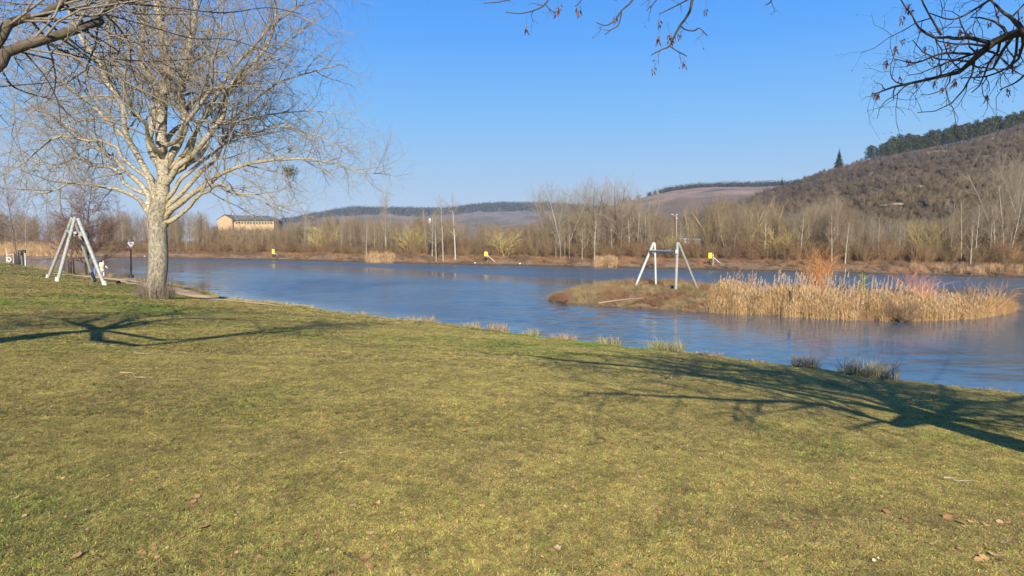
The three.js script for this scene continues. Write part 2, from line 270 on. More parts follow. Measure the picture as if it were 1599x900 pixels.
  struct('water', g, new THREE.MeshPhysicalMaterial({ color: C(.055, .085, .112), roughness: 1, roughnessMap: rt, ior: 1.333, normalMap: t, normalScale: new THREE.Vector2(1, 1) }));
}
// hills: a slope from its toe to its ridge, then down behind; ridge given as seen
function hill(name, ridge, pxA, pxB, dRidge, dToe, nu, nv, bump, colorFn, mat, shape = (t) => t * (1.35 - .35 * t), back = .5) {
  const P = (a, b) => {
    const px = lerp(pxA, pxB, a), top = at(px, table(ridge, px), dRidge(px)), x = top.x / dRidge(px), dt = dToe(px);
    const t = b <= .85 ? b / .85 : 1 + (b - .85) / .15, d = t <= 1 ? lerp(dt, dRidge(px), t) : dRidge(px) * (1 + back * (t - 1));
    let y = t <= 1 ? lerp(1.4, top.y, shape(t)) : lerp(top.y, top.y * .3, smooth(1, 2, t));
    const q = V(x * d, y, -d); q.y += bump * (fbm(q.x * .02, q.z * .02, 4) - .5) * smooth(0, .3, t) * (t < 1 ? smooth(1.0, .9, t) * .9 + .1 : .1);
    return { p: q, u: q.x / 20, v: -q.z / 20, a, b };
  };
  const mesh = struct(name, sheet(nu, nv, P, colorFn), mat);
  return { P, mesh };
}
const speck = tex(512, 512, (u, v) => { const k = .6 + .5 * vnoise(u * 128, v * 128, 128) + .35 * fbm(u * 16, v * 16, 3, 16); return [k, k, k].map((x) => x * .75); });
// right hill: scrub slope under a row of pines
const RIDGE_R = [[1040, 352], [1120, 336], [1190, 307], [1230, 294], [1275, 278], [1310, 268], [1352, 256], [1400, 247], [1450, 239], [1500, 229], [1560, 213], [1599, 202], [1750, 172], [2100, 126]];
const hillR = hill('scrub_hill', RIDGE_R, 1000, 2150, (px) => lerp(520, 640, smooth(1100, 1400, px)), (px) => lerp(230, 170, smooth(1100, 1500, px)), 140, 90, 9,
  (p) => { const n = fbm(p.x * .03, p.z * .03, 4), m = smooth(.67, .78, fbm(p.x * .035 + 50, p.z * .05 + 8, 4)); return [lerp(.085, .26, m) * (.7 + .6 * n), lerp(.062, .19, m) * (.7 + .6 * n), lerp(.046, .13, m) * (.7 + .6 * n)]; }, std(C(1, 1, 1), 1, { map: speck, vertexColors: true }));
// vineyard hill behind
const RIDGE_V = [[640, 362], [760, 356], [860, 343], [930, 329], [985, 313], [1020, 305], [1050, 299], [1085, 295], [1130, 293], [1200, 291], [1300, 289], [1500, 286], [1800, 300]];
const fieldTex = tex(1024, 512, (u, v) => {   // what grows there: bare vines, dry grass, a hedge line and pale tracks
  const k = .6 + .8 * fbm(u * 60, v * 30, 4), w = v + .045 * (fbm(u * 4, v * 3, 2) - .5) - .42 * (u - .38);
  const rows = .88 + .24 * vnoise(u * 500, v * 40), strip = (a, b) => smooth(a - .006, a + .006, w) * smooth(b + .006, b - .006, w);
  let c = [.235, .165, .13];
  const put = (d, t) => { c = c.map((x, i) => lerp(x, d[i], t)); };
  put([.30, .215, .165], strip(.50, .585)); put([.19, .15, .12], strip(.585, .66)); put([.36, .285, .22], strip(.66, .672)); put([.24, .175, .135], strip(.672, .80)); put([.07, .075, .05], strip(.625, .64) * (vnoise(u * 70, 3) > .3 ? 1 : .2)); put([.38, .30, .23], strip(.80, .808)); put([.29, .19, .14], strip(.82, .90)); put([.17, .125, .085], smooth(.46, .40, w));
  return c.map((x, i) => x * [.70, .63, .54][i] * k * rows);
}, true, false);
const hillV = hill('vineyard_hill', RIDGE_V, 640, 1800, () => 1500, () => 480, 110, 50, 10, null, std(C(1, 1, 1), 1, { map: fieldTex }));
{ const g = hillV.mesh.geometry, uv = g.attributes.uv; for (let j = 0, k = 0; j <= 50; j++) for (let i = 0; i <= 110; i++, k++) uv.setXY(k, i / 110, Math.min(1, j / 50 / .85)); }
// far wooded hills on the left
const RIDGE_F = [[330, 362], [420, 352], [470, 343], [505, 336], [530, 331], [560, 329], [640, 330], [690, 331], [715, 328], [740, 324], [780, 321.5], [850, 322], [900, 325], [960, 331], [1040, 340], [1200, 352]];
const hillF = hill('distant_hill', RIDGE_F, 330, 1200, () => 3000, () => 1300, 120, 40, 24, (p, a, b) => { const w = smooth(.44, .48, b + .06 * (fbm(a * 30, 4, 3) - .5)), n = .8 + .4 * fbm(p.x * .01, p.z * .01, 3); const f = smooth(.45, .6, fbm(a * 26, b * 30, 3)); return [lerp(lerp(.20, .11, f), .045, w) * n, lerp(lerp(.145, .10, f), .055, w) * n, lerp(lerp(.125, .075, f), .05, w) * n]; }, std(C(1, 1, 1), 1, { map: speck, vertexColors: true }));

// ---------------------------------------------------------------- bare trees
const twigM = (r, g, b) => std(C(r, g, b), .85);
const BARK = {
  olive: std(C(.28, .23, .155), .9), oliveTwig: twigM(.215, .16, .09), pale: std(C(.36, .325, .26), .85), paleTwig: twigM(.245, .20, .135), grey: std(C(.32, .28, .215), .9), greyTwig: twigM(.26, .212, .15),
  dark: std(C(.085, .065, .05), .9), darkTwig: twigM(.15, .105, .075), brown: std(C(.15, .10, .065), .9), brownTwig: twigM(.21, .138, .08), yellowTwig: twigM(.42, .33, .11), yellow: std(C(.30, .25, .12), .9), red: std(C(.33, .13, .05), .8), redTwig: twigM(.50, .20, .065),
  mauveTwig: twigM(.185, .125, .105), rust: twigM(.30, .15, .07), orangeTwig: twigM(.46, .205, .065), straw: std(C(.55, .40, .20), .9), bramble: twigM(.22, .125, .075),
};
function plant(name, gens, pos, label, category, group) {   // gens: [[part name, TB, material], ...]
  const g = base(name, label, category, pos, 0, group);
  for (const [n, tb, m] of gens) if (tb.count) part(n, tb.build(), m, g);
  return g;
}
function protoTree(seed, H, o) {   // trunk and a crown of two orders of branches with twigs; returns [trunk, crown]
  const rnd = rng(seed), trunk = new TB(), crown = new TB(), P = {
    max: 3, segs: [7, 4, 3, 1], sides: [6, 4, 3, 3], wander: [o.bend ?? .07, .16, .22, .3], trop: [.02, o.rise ?? .07, .05, .04], tip: [.22, .3, .4, .4], t0: [o.clear ?? .35, .15, .2], n: o.n ?? [16, 8, 6], ang: [o.ang ?? .75, .65, .75], len: [0, 0, 0],
    ratio: [o.spread ?? .42, .45, .45], rr: [.45, .5, .5], minR: [0, o.thick ?? .026, (o.twig ?? .012) * 1.45, (o.twig ?? .012) * 1.35], fall: [o.fall ?? .5, .4, .3], shape: o.shape,
  };
  const out = [trunk, crown, crown, crown], stems = o.stems ?? 1;
  for (let k = 0; k < stems; k++) { const a = k * 2.4 + rnd(), lean = stems > 1 ? (o.lean ?? .25) * (.5 + rnd()) : (o.lean ?? .03); grow(out, V(Math.cos(a) * .12 * (stems - 1), -.3, Math.sin(a) * .12 * (stems - 1)), V(Math.cos(a) * lean, 1, Math.sin(a) * lean), H * (stems > 1 ? .75 + .3 * rnd() : 1), o.r ?? .13, 0, P, rnd); }
  return [trunk, crown];
}
function protoBush(seed, H, n, twig, spread = .8, forks = 3) {   // many stems from one foot
  const rnd = rng(seed), tb = new TB();
  for (let k = 0; k < n; k++) {
    const a = rnd() * 6.28, l = spread * Math.sqrt(rnd()), d = V(Math.cos(a) * l, .7 + .5 * rnd(), Math.sin(a) * l).normalize(), L = H * (.55 + .5 * rnd()), p = V((rnd() - .5) * H * .25, -.05, (rnd() - .5) * H * .25), q = p.clone().addScaledVector(d, L * .55), e = q.clone().addScaledVector(d.add(perp(d, rnd).multiplyScalar(.35)).normalize(), L * .5);
    tb.cone(p, e, twig); 
    for (let f = 0; f < forks; f++) { const t = .25 + .65 * rnd(), s = p.clone().lerp(e, t), dd = d.clone().add(perp(d, rnd).multiplyScalar(.8)).normalize(); tb.cone(s, s.clone().addScaledVector(dd, L * (.2 + .25 * rnd())), twig * .7); }
  }
  return tb;
}
const wood = rng(4711);
// kinds of tree on the far shore, built once at true size, each then copied
const KIND = {};
function kind(id, name, H, seed, o, mt, mc, label, group) { const [t, c] = protoTree(seed, H, o); KIND[id] = { name, H, tg: t.build(), cg: c.build(), mt, mc, label, group, src: null }; }
kind('olive', 'bare_tree', 8.5, 11, { n: [26, 10, 7], clear: .16, ang: .55, rise: .14, spread: .34, r: .095, twig: .012 }, BARK.olive, BARK.oliveTwig, 'slim bare olive-brown tree in the wood along the far shore', 'slim olive-brown trees of the far shore wood');
kind('olive2', 'bare_tree', 8.5, 12, { n: [18, 9, 7], clear: .14, ang: .5, rise: .15, spread: .42, r: .07, twig: .012, stems: 3, lean: .16 }, BARK.olive, BARK.oliveTwig, 'many-stemmed bare olive-brown tree in the far shore wood', 'many-stemmed olive trees of the far shore wood');
kind('grey', 'bare_tree', 9, 13, { n: [26, 10, 7], clear: .2, ang: .6, rise: .1, spread: .38, r: .1, twig: .012 }, BARK.grey, BARK.greyTwig, 'bare grey-twigged tree in the wood along the far shore', 'grey-twigged trees of the far shore wood');
kind('brown', 'bare_tree', 7.5, 14, { n: [22, 10, 8], clear: .1, ang: .75, rise: .06, spread: .46, r: .09, twig: .013 }, BARK.brown, BARK.brownTwig, 'low bare brown tree with dense twigs on the far shore', 'low brown trees of the far shore wood');
kind('birch', 'pale_trunk_tree', 9, 15, { n: [20, 9, 7], clear: .3, ang: .7, rise: .1, spread: .32, r: .11, twig: .017, bend: .05 }, BARK.pale, BARK.paleTwig, 'thin pale-trunked bare tree at the edge of the far wood', 'thin pale-trunked trees on the far shore');
kind('poplar', 'tall_bare_tree', 13, 16, { n: [30, 12, 8], clear: .2, ang: .5, rise: .12, spread: .38, r: .2, twig: .024, bend: .05 }, BARK.grey, BARK.greyTwig, 'tall bare grey poplar above the far wood', 'tall grey poplars');
kind('spread', 'spreading_bare_tree', 15, 17, { n: [18, 13, 10], clear: .3, ang: .85, rise: .03, spread: .46, r: .17, twig: .027, stems: 4, lean: .42, bend: .15, fall: .2, bend: .09, fall: .35 }, BARK.dark, BARK.greyTwig, 'broad bare tree with dark limbs', 'broad dark-limbed trees');
kind('whitepoplar', 'broad_pale_tree', 15, 18, { n: [19, 13, 10], clear: .22, ang: .7, rise: .07, spread: .44, r: .14, twig: .026, stems: 4, lean: .34, bend: .12, fall: .2, bend: .07, fall: .35 }, BARK.pale, BARK.paleTwig, 'broad bare tree with pale limbs', 'broad pale-limbed trees');
kind('willow', 'bare_willow', 9, 19, { n: [9, 7, 6], clear: .25, ang: .4, rise: .1, spread: .4, r: .13, twig: .015, stems: 8, lean: .62 }, std(C(.40, .33, .18), .9), twigM(.27, .195, .085), 'fan-shaped bare willow with long yellowish stems', 'fan-shaped willows');
kind('catkin', 'catkin_shrub', 5, 20, { n: [12, 9, 9], clear: .1, ang: .8, rise: .06, spread: .5, r: .07, twig: .016, stems: 5, lean: .45 }, BARK.yellow, BARK.yellowTwig, 'pale yellow catkin shrub in the far wood', 'yellow catkin shrubs');
function tree(id, pos, h, turn, wide = 1, label, group) {
  const k = KIND[id], s = h / k.H / 1.02; let g;
  if (!k.src) { g = base(k.name, k.label, 'tree', V(0, 0, 0), 0, k.group); part('trunk', k.tg, k.mt, g); part('crown', k.cg, k.mc, g); k.src = g; g.position.copy(pos); g.rotation.y = turn; g.scale.set(s * wide, s, s * wide); if (label) g.userData.label = label; if (label && !group) delete g.userData.group; else if (group) g.userData.group = group; }
  else g = copy(k.src, pos, turn, [s * wide, s, s * wide], label || k.label, label ? group : k.group);
  return g;
}
// height that brings a tree's top to a row of the photograph
const hTo = (pos, py) => pos.y < 50 ? at(CX, py, -pos.z).y - pos.y : 8;
function standing(id, px, topPy, w, wide, label, group) { const p = bank(px, w); p.y -= .05; return tree(id, p, Math.max(2, hTo(p, topPy)), wood() * 6.28, wide, label, group); }

// the wood's outline in the photograph: its top against x
const TOPS = [[-260, 332], [0, 333], [60, 332], [130, 338], [190, 333], [260, 330], [300, 328], [336, 346], [350, 354], [425, 356], [445, 346], [470, 342], [540, 336], [580, 338], [640, 342], [690, 338], [740, 343], [800, 350], [850, 347], [880, 330], [940, 322], [990, 322], [1040, 338], [1090, 322], [1130, 312], [1180, 315], [1220, 336], [1260, 322], [1300, 313], [1340, 338], [1400, 342], [1450, 344], [1500, 332], [1560, 322], [1600, 312], [1800, 300]];
// deep mass of the wood behind the front rows: too many to count
{
  const r = rng(99), lists = { olive: [], olive2: [], grey: [], brown: [] }, ids = Object.keys(lists), cols = { olive: [], olive2: [], grey: [], brown: [] };
  for (let k = 0; k < 900; k++) {
    const px = -300 + 2120 * r(), w = 10 + 46 * Math.pow(r(), 1.2), p = bank(px, w), id = ids[Math.floor(r() * 3.6)], top = table(TOPS, px) + 1 + 22 * r() * r(), h = Math.max(2.5, hTo(p, top)), s = h / KIND[id].H;
    if (px > 1050 && px < 1100 && w > 9) { if (h > 6) continue; }
    lists[id].push(mat4(p.x, p.y - .1, p.z, r() * 6.28, s * (.8 + .5 * r()), s)); const t = .6 + .5 * r(), wm = (r() - .5) * .25; cols[id].push(C(t * (1 + wm), t, t * (1 - wm)));
  }
  for (const id of ids) { const g = mergeGeometries([KIND[id].tg, KIND[id].cg]); stuff('far_wood', g, KIND[id].mc, lists[id], cols[id], { olive: 'deep mass of slim olive-brown trunks behind the far shore trees', olive2: 'mass of many-stemmed olive thicket behind the far shore trees', grey: 'mass of bare grey trees deep in the far wood', brown: 'mass of low brown twigged trees deep in the far wood' }[id], 'wood'); }
}
// undergrowth at the wood's foot, and dead growth down the bank
{
  const r = rng(7), bA = protoBush(31, 2.2, 46, .017, .75, 3).build(), bB = protoBush(32, 1.0, 46, .012, 1.3, 3).build(), A = [], Ac = [], B = [], Bc = [];
  for (let k = 0; k < 2600; k++) { const px = -300 + 2140 * r(), w = 5 + 40 * r() * r(), p = bank(px, w), s = .55 + .9 * r(); A.push(mat4(p.x, p.y, p.z, r() * 6.28, s, s * (.8 + .5 * r()))); const t = fbm(px * .03, w * .1, 3), k2 = .75 + .5 * r(); Ac.push(C(lerp(.15, .20, t) * k2, lerp(.105, .12, t) * k2, lerp(.055, .06, t) * k2)); }
  for (let k = 0; k < 110; k++) { const px = 330 + 118 * r(), w = 8 + 24 * r(), p = bank(px, w), s = 2.0 + .7 * r(); A.push(mat4(p.x, p.y, p.z, r() * 6.28, s, s * (.95 + .25 * r()))); const k2 = .7 + .5 * r(); Ac.push(C(.22 * k2, .155 * k2, .085 * k2)); }
  for (let k = 0; k < 9000; k++) { const px = -300 + 2140 * r(), w = .25 + 6.5 * r(), p = bank(px, w), n = fbm(px * .06 + 9, w * .5, 3); if (n < .36 + .2 * r() && w < 3) continue; const s = (.3 + .6 * r()) * (.6 + .6 * n); B.push(mat4(p.x, p.y - .02, p.z, r() * 6.28, s, s * .8)); const k2 = .7 + .6 * r(), q = smooth(.35, .7, fbm(px * .05 + 60, w * .3, 3)); Bc.push(C(lerp(.15, .31, q) * k2, lerp(.095, .17, q) * k2, lerp(.06, .085, q) * k2)); }
  stuff('undergrowth', bA, std(C(1, 1, 1), .9), A, Ac, 'tangled brown undergrowth between the trunks of the far wood', 'undergrowth');
  stuff('bank_scrub', bB, std(C(1, 1, 1), .9), B, Bc, 'reddish brown dead growth covering the far bank above the water', 'scrub');
}
// front rows: trees one can tell from each other
{
  const r = rng(5);
  for (let px = -70; px < 1690; px += 9.5 + 7 * r()) {
    const w = 6 + 5 * r(), q = r(), id = px > 830 && px < 1000 ? (q < .4 ? 'olive' : q < .6 ? 'birch' : 'olive2') : q < .34 ? 'olive' : q < .52 ? 'olive2' : q < .7 ? 'grey' : q < .88 ? 'brown' : 'birch';
    const tp = table(TOPS, px) + (q > .7 && q < .88 ? 16 + 22 * r() : 2 + 26 * r() * r()); standing(id, px, Math.min(tp, 382), w, .8 + .4 * r());
  }
}
{ const r = rng(6); for (let px = 338; px < 445; px += 6) standing(r() < .5 ? 'brown' : 'grey', px, 353 + 6 * r(), 12 + 9 * r(), 1.3); }
// the ones that stand out
const cat = (px, top, w, wide, label) => standing('catkin', px, top, w, wide, label);
standing('poplar', 603, 303, 7, .8, 'tall bare poplar with narrow ascending crown rising alone above the distant hill');
standing('birch', 572, 345, 3, .9, 'thin pale trunk leaning over the tan reeds on the far bank');
standing('birch', 675, 335, 4, 1, 'white-forked tree standing just left of the three thin white trunks');
standing('birch', 681, 327, .6, .8, 'white trunk rising from the waterline, first of a close pair on the far shore');
standing('birch', 692, 308, .8, .8, 'taller white trunk rising from the waterline beside a shorter white trunk');
standing('birch', 711, 308, 2, 1.2, 'leaning white-trunked tree with broad airy crown right of the white pair');
standing('poplar', 480, 330, 30, 1.1, 'rounded dark bare tree behind the wood, right of the cream building');
standing('birch', 664, 325, 18, .9, 'pale bare tree showing above the wood near the distant white tower');
standing('poplar', 187, 307, 40, .35, 'narrow columnar poplar on the skyline behind the left lawn frame');
standing('poplar', 432, 312, 25, .4, 'narrow column-shaped tree at the right end of the cream building');
standing('whitepoplar', 880, 281, 9, .92, 'broad pale tree with upswept twigs, left one of the tall clump on the far shore');
standing('spread', 921, 277, 12, .72, 'tall dark-limbed tree with rusty dead leaves in the middle of the tall clump');
standing('spread', 962, 275, 11, .8, 'tall dark-limbed tree with spreading crown, right one of the tall clump');
standing('whitepoplar', 1004, 293, 14, .6, 'forked pale-limbed tree against the vineyard hill, right of the tall clump');
standing('birch', 928, 340, .5, .8, 'single white trunk standing at the waterline below the tall clump');
standing('birch', 909, 352, 3, .8, 'thin leaning pale trunk just left of the waterline white trunk');
for (const [px, top, lab] of [[868, 352, 'leftmost'], [875, 350, 'second'], [882, 355, 'third'], [889, 352, 'fourth']]) standing('birch', px, top, 3.5, .5, lab + ' of four close thin pale stems under the broad pale tree');
standing('willow', 1095, 318, 14, .9, 'fan-shaped yellowish willow behind the yellow number sign');
standing('willow', 1150, 304, 13, 1.05, 'largest fan-shaped willow, its long bare stems against the scrub hill');
standing('willow', 1185, 312, 12, .8, 'fan-shaped willow on the right of the largest willow');
standing('whitepoplar', 1196, 300, 16, .42, 'slim forked white tree standing in front of the scrub hill left end');
standing('poplar', 1300, 304, 18, 1.3, 'broad rounded olive-brown tree below the lone spruce on the hill');
standing('birch', 1299, 330, 4, .8, 'white trunk bent at its foot, left of the forked young tree');
standing('birch', 1320, 345, 3.5, 1.3, 'forked young pale tree with a branch reaching right on the far shore');
standing('birch', 1371, 338, 6, .8, 'straight yellow-grey trunk in the far wood right of the forked young tree');
standing('birch', 1404, 345, 6, .8, 'pale leaning tree behind the pinkish twigs of the island');
for (const [px, top, lab] of [[1484, 312, 'left'], [1501, 310, 'second'], [1523, 316, 'third'], [1546, 322, 'right']]) standing('birch', px, top, 7, .8, lab + ' one of four pale trunks in a row left of the tall yellowish tree');
standing('birch', 1516, 340, 4, 1, 'curved pale tree leaning left beneath the row of four pale trunks');
standing('whitepoplar', 1572, 236, 9, .62, 'very tall yellowish-grey tree near the right edge of the far wood');
standing('whitepoplar', 1612, 232, 12, .7, 'very tall pale tree at the right end of the far wood');
standing('spread', 942, 284, 15, .75, 'dark-limbed tree standing behind the two tall ones in the middle of the clump');
standing('whitepoplar', 862, 292, 12, .7, 'pale tree leaning out at the left edge of the tall clump');
cat(505, 351, 10, 1.3, 'low yellowish shrub in front of the flat cream wall, left of the tall poplar');
cat(640, 355, 8, 1.1, 'small yellow-flowered shrub between the tall poplar and the white-forked tree');
cat(655, 350, 9, .9, 'yellow-flowered shrub close behind the white pair of trunks');
cat(788, 357, 6, 1.5, 'bright yellow-flowered shrub standing right of the middle yellow sign');
cat(1048, 366, 7, 1.1, 'yellowish shrub seen between the legs of the island frame');
cat(1218, 352, 7, 1.2, 'pale yellow shrub right of the slim forked white tree');
cat(1448, 345, 9, 1, 'small yellow shrub low in the right-hand far wood');
{ // rust-coloured beech-like shrub that kept its dead leaves
  for (const [px, top, lab] of [[1562, 370, 'shrub that kept rusty dead leaves at the foot of the tall yellowish tree'], [1070, 372, 'shrub with rusty dead leaves left of the white shed on the far shore'], [1172, 368, 'shrub with rusty dead leaves below the fan-shaped willows']]) {
    const p = bank(px, 5), H = Math.max(1.5, hTo(p, top)), rnd = rng(px), tb = protoBush(px, H, 26, .014, .8, 3), lf = new TB();
    for (let k = 0; k < 700; k++) { const a = rnd() * 6.28, l = H * .55 * Math.sqrt(rnd()), y = H * (.15 + .8 * rnd()), q = V(Math.cos(a) * l, y, Math.sin(a) * l); lf.face(q, q.clone().add(V(.09 * (rnd() - .5), .09 * (rnd() - .5), .09)), q.clone().add(V(.1, .1 * (rnd() - .5), .1 * (rnd() - .5)))); }
    plant('rusty_shrub', [['stems', tb, BARK.brown], ['foliage', lf, BARK.rust]], p, lab, 'shrub');
  }
}
// ---------------------------------------------------------------- the hills' growth
{
  const r = rng(21), b1 = protoBush(41, 3.0, 34, .10, .9, 3).build(), b2 = protoBush(42, 3.4, 30, .11, .7, 4).build(), A = [], Ac = [], B = [], Bc = [];
  for (let k = 0; k < 44000; k++) {
    const a = r(), b = Math.pow(r(), .85) * .86, g = hillR.P(a, b), p = g.p; const bare = smooth(.67, .78, fbm(p.x * .035 + 50, p.z * .05 + 8, 4)); if (bare > .4 + .5 * r()) continue;
    const big = r() < .1, s = (big ? .8 + .6 * r() : .34 + .45 * r()) * (b > .8 ? 1.3 : 1), n = fbm(p.x * .03, p.z * .03, 3), k2 = big ? .65 + .6 * r() : .7 + .42 * r(), q = smooth(.35, .65, n), lo = smooth(.45, .05, b); (k & 1 ? A : B).push(mat4(p.x, p.y - .2, p.z, r() * 6.28, s, s * (.7 + .5 * r())));
    (k & 1 ? Ac : Bc).push(C(lerp(lerp(.075, .115, q), .15, lo * .6) * k2, lerp(lerp(.06, .084, q), .11, lo * .6) * k2, lerp(lerp(.048, .06, q), .055, lo * .6) * k2));
  }
  stuff('hill_scrub', b1, std(C(1, 1, 1), .95), A, Ac, 'grey-brown leafless scrub covering the slope of the right hill', 'scrub');
  stuff('hill_scrub', b2, std(C(1, 1, 1), .95), B, Bc, 'taller leafless bushes strewn over the slope of the right hill', 'scrub');
}
function pineProto(seed, H, wideness) {
  const rnd = rng(seed), trunk = new TB(), crown = new TB();
  trunk.tube(curve([V(0, -.5, 0), V(.15, H * .4, .1), V(.1, H * .9, 0)], 5), (t) => .2 * (1 - .7 * t), 5, false);
  for (let c = 0; c < 11; c++) {
    const y = H * (.34 + .62 * (c / 10)), a = c * 2.4 + rnd(), l = H * wideness * (1.0 - .75 * c / 10) * (.5 + .6 * rnd()), m = V(Math.cos(a) * l, y, Math.sin(a) * l), R = H * .16 * (1.15 - .5 * c / 10);
    trunk.cone(V(0, y - .8, 0), m, .07);
    for (let k = 0; k < 95; k++) { const d = V(rnd() - .5, (rnd() - .42) * .75, rnd() - .5).normalize(), q = m.clone().addScaledVector(d, R * Math.cbrt(rnd())), s = .55 + .35 * rnd(), e = V(rnd() - .5, rnd() * .8, rnd() - .5).normalize(); crown.face(q, q.clone().addScaledVector(e, s), q.clone().add(V((rnd() - .5) * s, (rnd() - .3) * s * .6, (rnd() - .5) * s)), d.clone().lerp(V(0, 1, 0), .35).normalize()); }
  }
  return [trunk.build(), crown.build()];
}
const PINE = [C(.045, .065, .024), C(.055, .075, .028), C(.04, .058, .028)].map((c) => std(c, .9)), pineBark = std(C(.2, .13, .085), .9);
{
  const r = rng(77), src = [];
  for (let v = 0; v < 3; v++) { const [t, c] = pineProto(60 + v, 12, [.2, .24, .17][v]); src.push([t, c]); }
  const group = 'dark pines in a row along the crest of the right hill', label = 'dark green pine in the long row along the crest of the right hill', first = [];
  for (let px = 1356; px < 1760; px += 3.6 + 3.4 * r()) {
    const rows = px < 1375 ? 1 : 3;
    for (let row = 0; row < rows; row++) {
      const a = (px - 1000) / 1150, b = .85 - .008 - .026 * row - .012 * r(), p = hillR.P(a, b).p, v = Math.floor(r() * 3), s = (.85 + .45 * r()) * (1.15 - .08 * row) * table([[1356, .9], [1400, 1.22], [1500, 1.15], [1600, .95]], px);
      p.y -= .3;
      if (!first[v]) { const g = base('pine_tree', label, 'tree', p, r() * 6, group); g.scale.setScalar(s); part('trunk', src[v][0], pineBark, g); part('crown', src[v][1], PINE[v], g); first[v] = g; } else copy(first[v], p, r() * 6.28, s, label, group);
    }
  }
  // small pines straggling down the left end of the crest
  for (const [px, s] of [[1272, .35], [1279, .4], [1287, .5], [1294, .35], [1338, .45], [1345, .5], [1352, .55]]) { const p = hillR.P((px - 1000) / 1150, .84).p; copy(first[Math.floor(r() * 3)], p, r() * 6, s, 'small dark pine straggling at the low left end of the hill crest', 'small pines left of the crest row'); }
}
function spruceProto(seed, H, W) {
  const rnd = rng(seed), trunk = new TB(), crown = new TB(); trunk.tube([V(0, -.5, 0), V(0, H * .97, 0)], (t) => .25 * (1 - .9 * t), 5, true);
  for (let k = 0; k < 620; k++) {
    const t = Math.pow(rnd(), 1.25), y = H * (.06 + .93 * t), a = rnd() * 6.28, R = W * (1 - t) * (.75 + .35 * Math.sin(k * 2.1)) + .12, d = V(Math.cos(a), -.28, Math.sin(a)), side = V(-Math.sin(a), 0, Math.cos(a)), q = V(0, y, 0), e = q.clone().addScaledVector(d, R), m = q.clone().addScaledVector(d, R * .55), w = .28 + .24 * R;
    crown.face(q, m.clone().addScaledVector(side, w), e, V(d.x, .8, d.z).normalize()); crown.face(q, e, m.clone().addScaledVector(side, -w), V(d.x, .8, d.z).normalize());
  }
  return [['trunk', trunk, pineBark], ['crown', crown, std(C(.028, .045, .03), .9)]];
}
{ const p = hillR.P((1310 - 1000) / 1150, .845).p; p.y -= .3; plant('spruce_tree', spruceProto(5, 21, 7.0), p, 'lone dark conical spruce standing clear on the hill skyline', 'tree'); }
{ const p = hillR.P((1221 - 1000) / 1150, .84).p; p.y -= .3; plant('spruce_tree', spruceProto(6, 10.5, 2.4), p, 'small dark conifer on the low left shoulder of the scrub hill', 'tree'); }
{ // belts of trees on the two hills behind
  const r = rng(8), g = new TB(); for (let k = 0; k < 26; k++) { const a = r() * 6.28, l = 3.2 * Math.sqrt(r()), y = 1 + 8 * r(), q = V(Math.cos(a) * l, y, Math.sin(a) * l); g.face(q, q.clone().add(V(2.6 * (r() - .5), 1.6 + r(), 2.6 * (r() - .5))), q.clone().add(V(2.4 * (r() - .5), (r() - .5), 2.4 * (r() - .5))), V(q.x / 4, .6, q.z / 4).normalize()); }
  g.cone(V(0, -1, 0), V(0, 7, 0), .4);
  const geo = g.build(), A = [], Ac = [];
  for (let k = 0; k < 1700; k++) { const px = 905 + 460 * r(), a = (px - 640) / 1160, thick = table([[900, .012], [1010, .015], [1060, .05], [1130, .085], [1210, .09], [1400, .1]], px), gap = px < 1030 ? vnoise(px * .3, 1) > .55 : true; if (!gap) continue; const b = .85 + .012 - thick * r(), p = hillV.P(a, b).p, s = .7 + .65 * r(); A.push(mat4(p.x, p.y, p.z, r() * 6, s)); const k2 = .6 + .5 * r(); Ac.push(C(.06 * k2, .06 * k2, .035 * k2)); }
  stuff('hilltop_wood', geo, std(C(1, 1, 1), .95), A, Ac, 'dark belt of trees along the top of the vineyard hill', 'wood');
  const B = [], Bc = [];
  for (let k = 0; k < 7000; k++) { const a = r(), b = .40 + .46 * Math.sqrt(r()), q = hillF.P(a, b).p, w = b + .06 * (fbm(a * 30, 4, 3) - .5); if (w < .45) continue; const s = 1.2 + 1.1 * r(), k2 = .8 + .4 * r(); B.push(mat4(q.x, q.y - 2, q.z, r() * 6, s * 1.5, s)); Bc.push(C(.06 * k2, .066 * k2, .05 * k2)); }
  stuff('distant_wood', geo, std(C(1, 1, 1), .95), B, Bc, 'bluish wood covering the tops of the far distant hills', 'wood');
}

// ---------------------------------------------------------------- the great poplar and the two trees beside the camera
const wrapU = (f) => (u, v) => { const t = smooth(.85, 1, u); return lerp(f(u, v), f(u - 1, v), t); };
const scallop = wrapU((u, v) => { const n = fbm(u * 14, v * 40, 4), a = Math.abs(vnoise(u * 7 + 40 + .8 * n, v * 62 + 2.2 * Math.sin(u * 40) + 3 * n) - .5), b = Math.abs(vnoise(u * 16 + 70, v * 110 + 2 * n) - .5); return Math.max(smooth(.10, .02, a) * smooth(.35, .6, vnoise(u * 9 + 5, v * 30)), .7 * smooth(.07, .0, b) * smooth(.4, .65, vnoise(u * 12 + 25, v * 22))); });
const barkPale = tex(512, 1024, (u, v) => {
  const n = fbm(u * 12, v * 36, 4, 12), m = scallop(u, v), cr = smooth(.60, .74, wrapU((a, b) => fbm(a * 9 + 20, b * 26, 4))(u, v)), li = smooth(.5, .7, wrapU((a, b) => fbm(a * 7 + 30, b * 15, 3))(u, v)), k = .72 + .5 * n;
  let c = [.30, .265, .20]; c = c.map((x, i) => lerp(x, [.25, .215, .13][i], li)); c = c.map((x, i) => lerp(x, [.10, .085, .065][i], clamp(m * .8 + cr * .75))); return c.map((x) => x * k);
});
const barkPaleBump = tex(512, 1024, (u, v) => { const n = fbm(u * 12, v * 36, 4, 12), h = .8 - .6 * scallop(u, v) + .2 * n; return [h, h, h]; }, false);
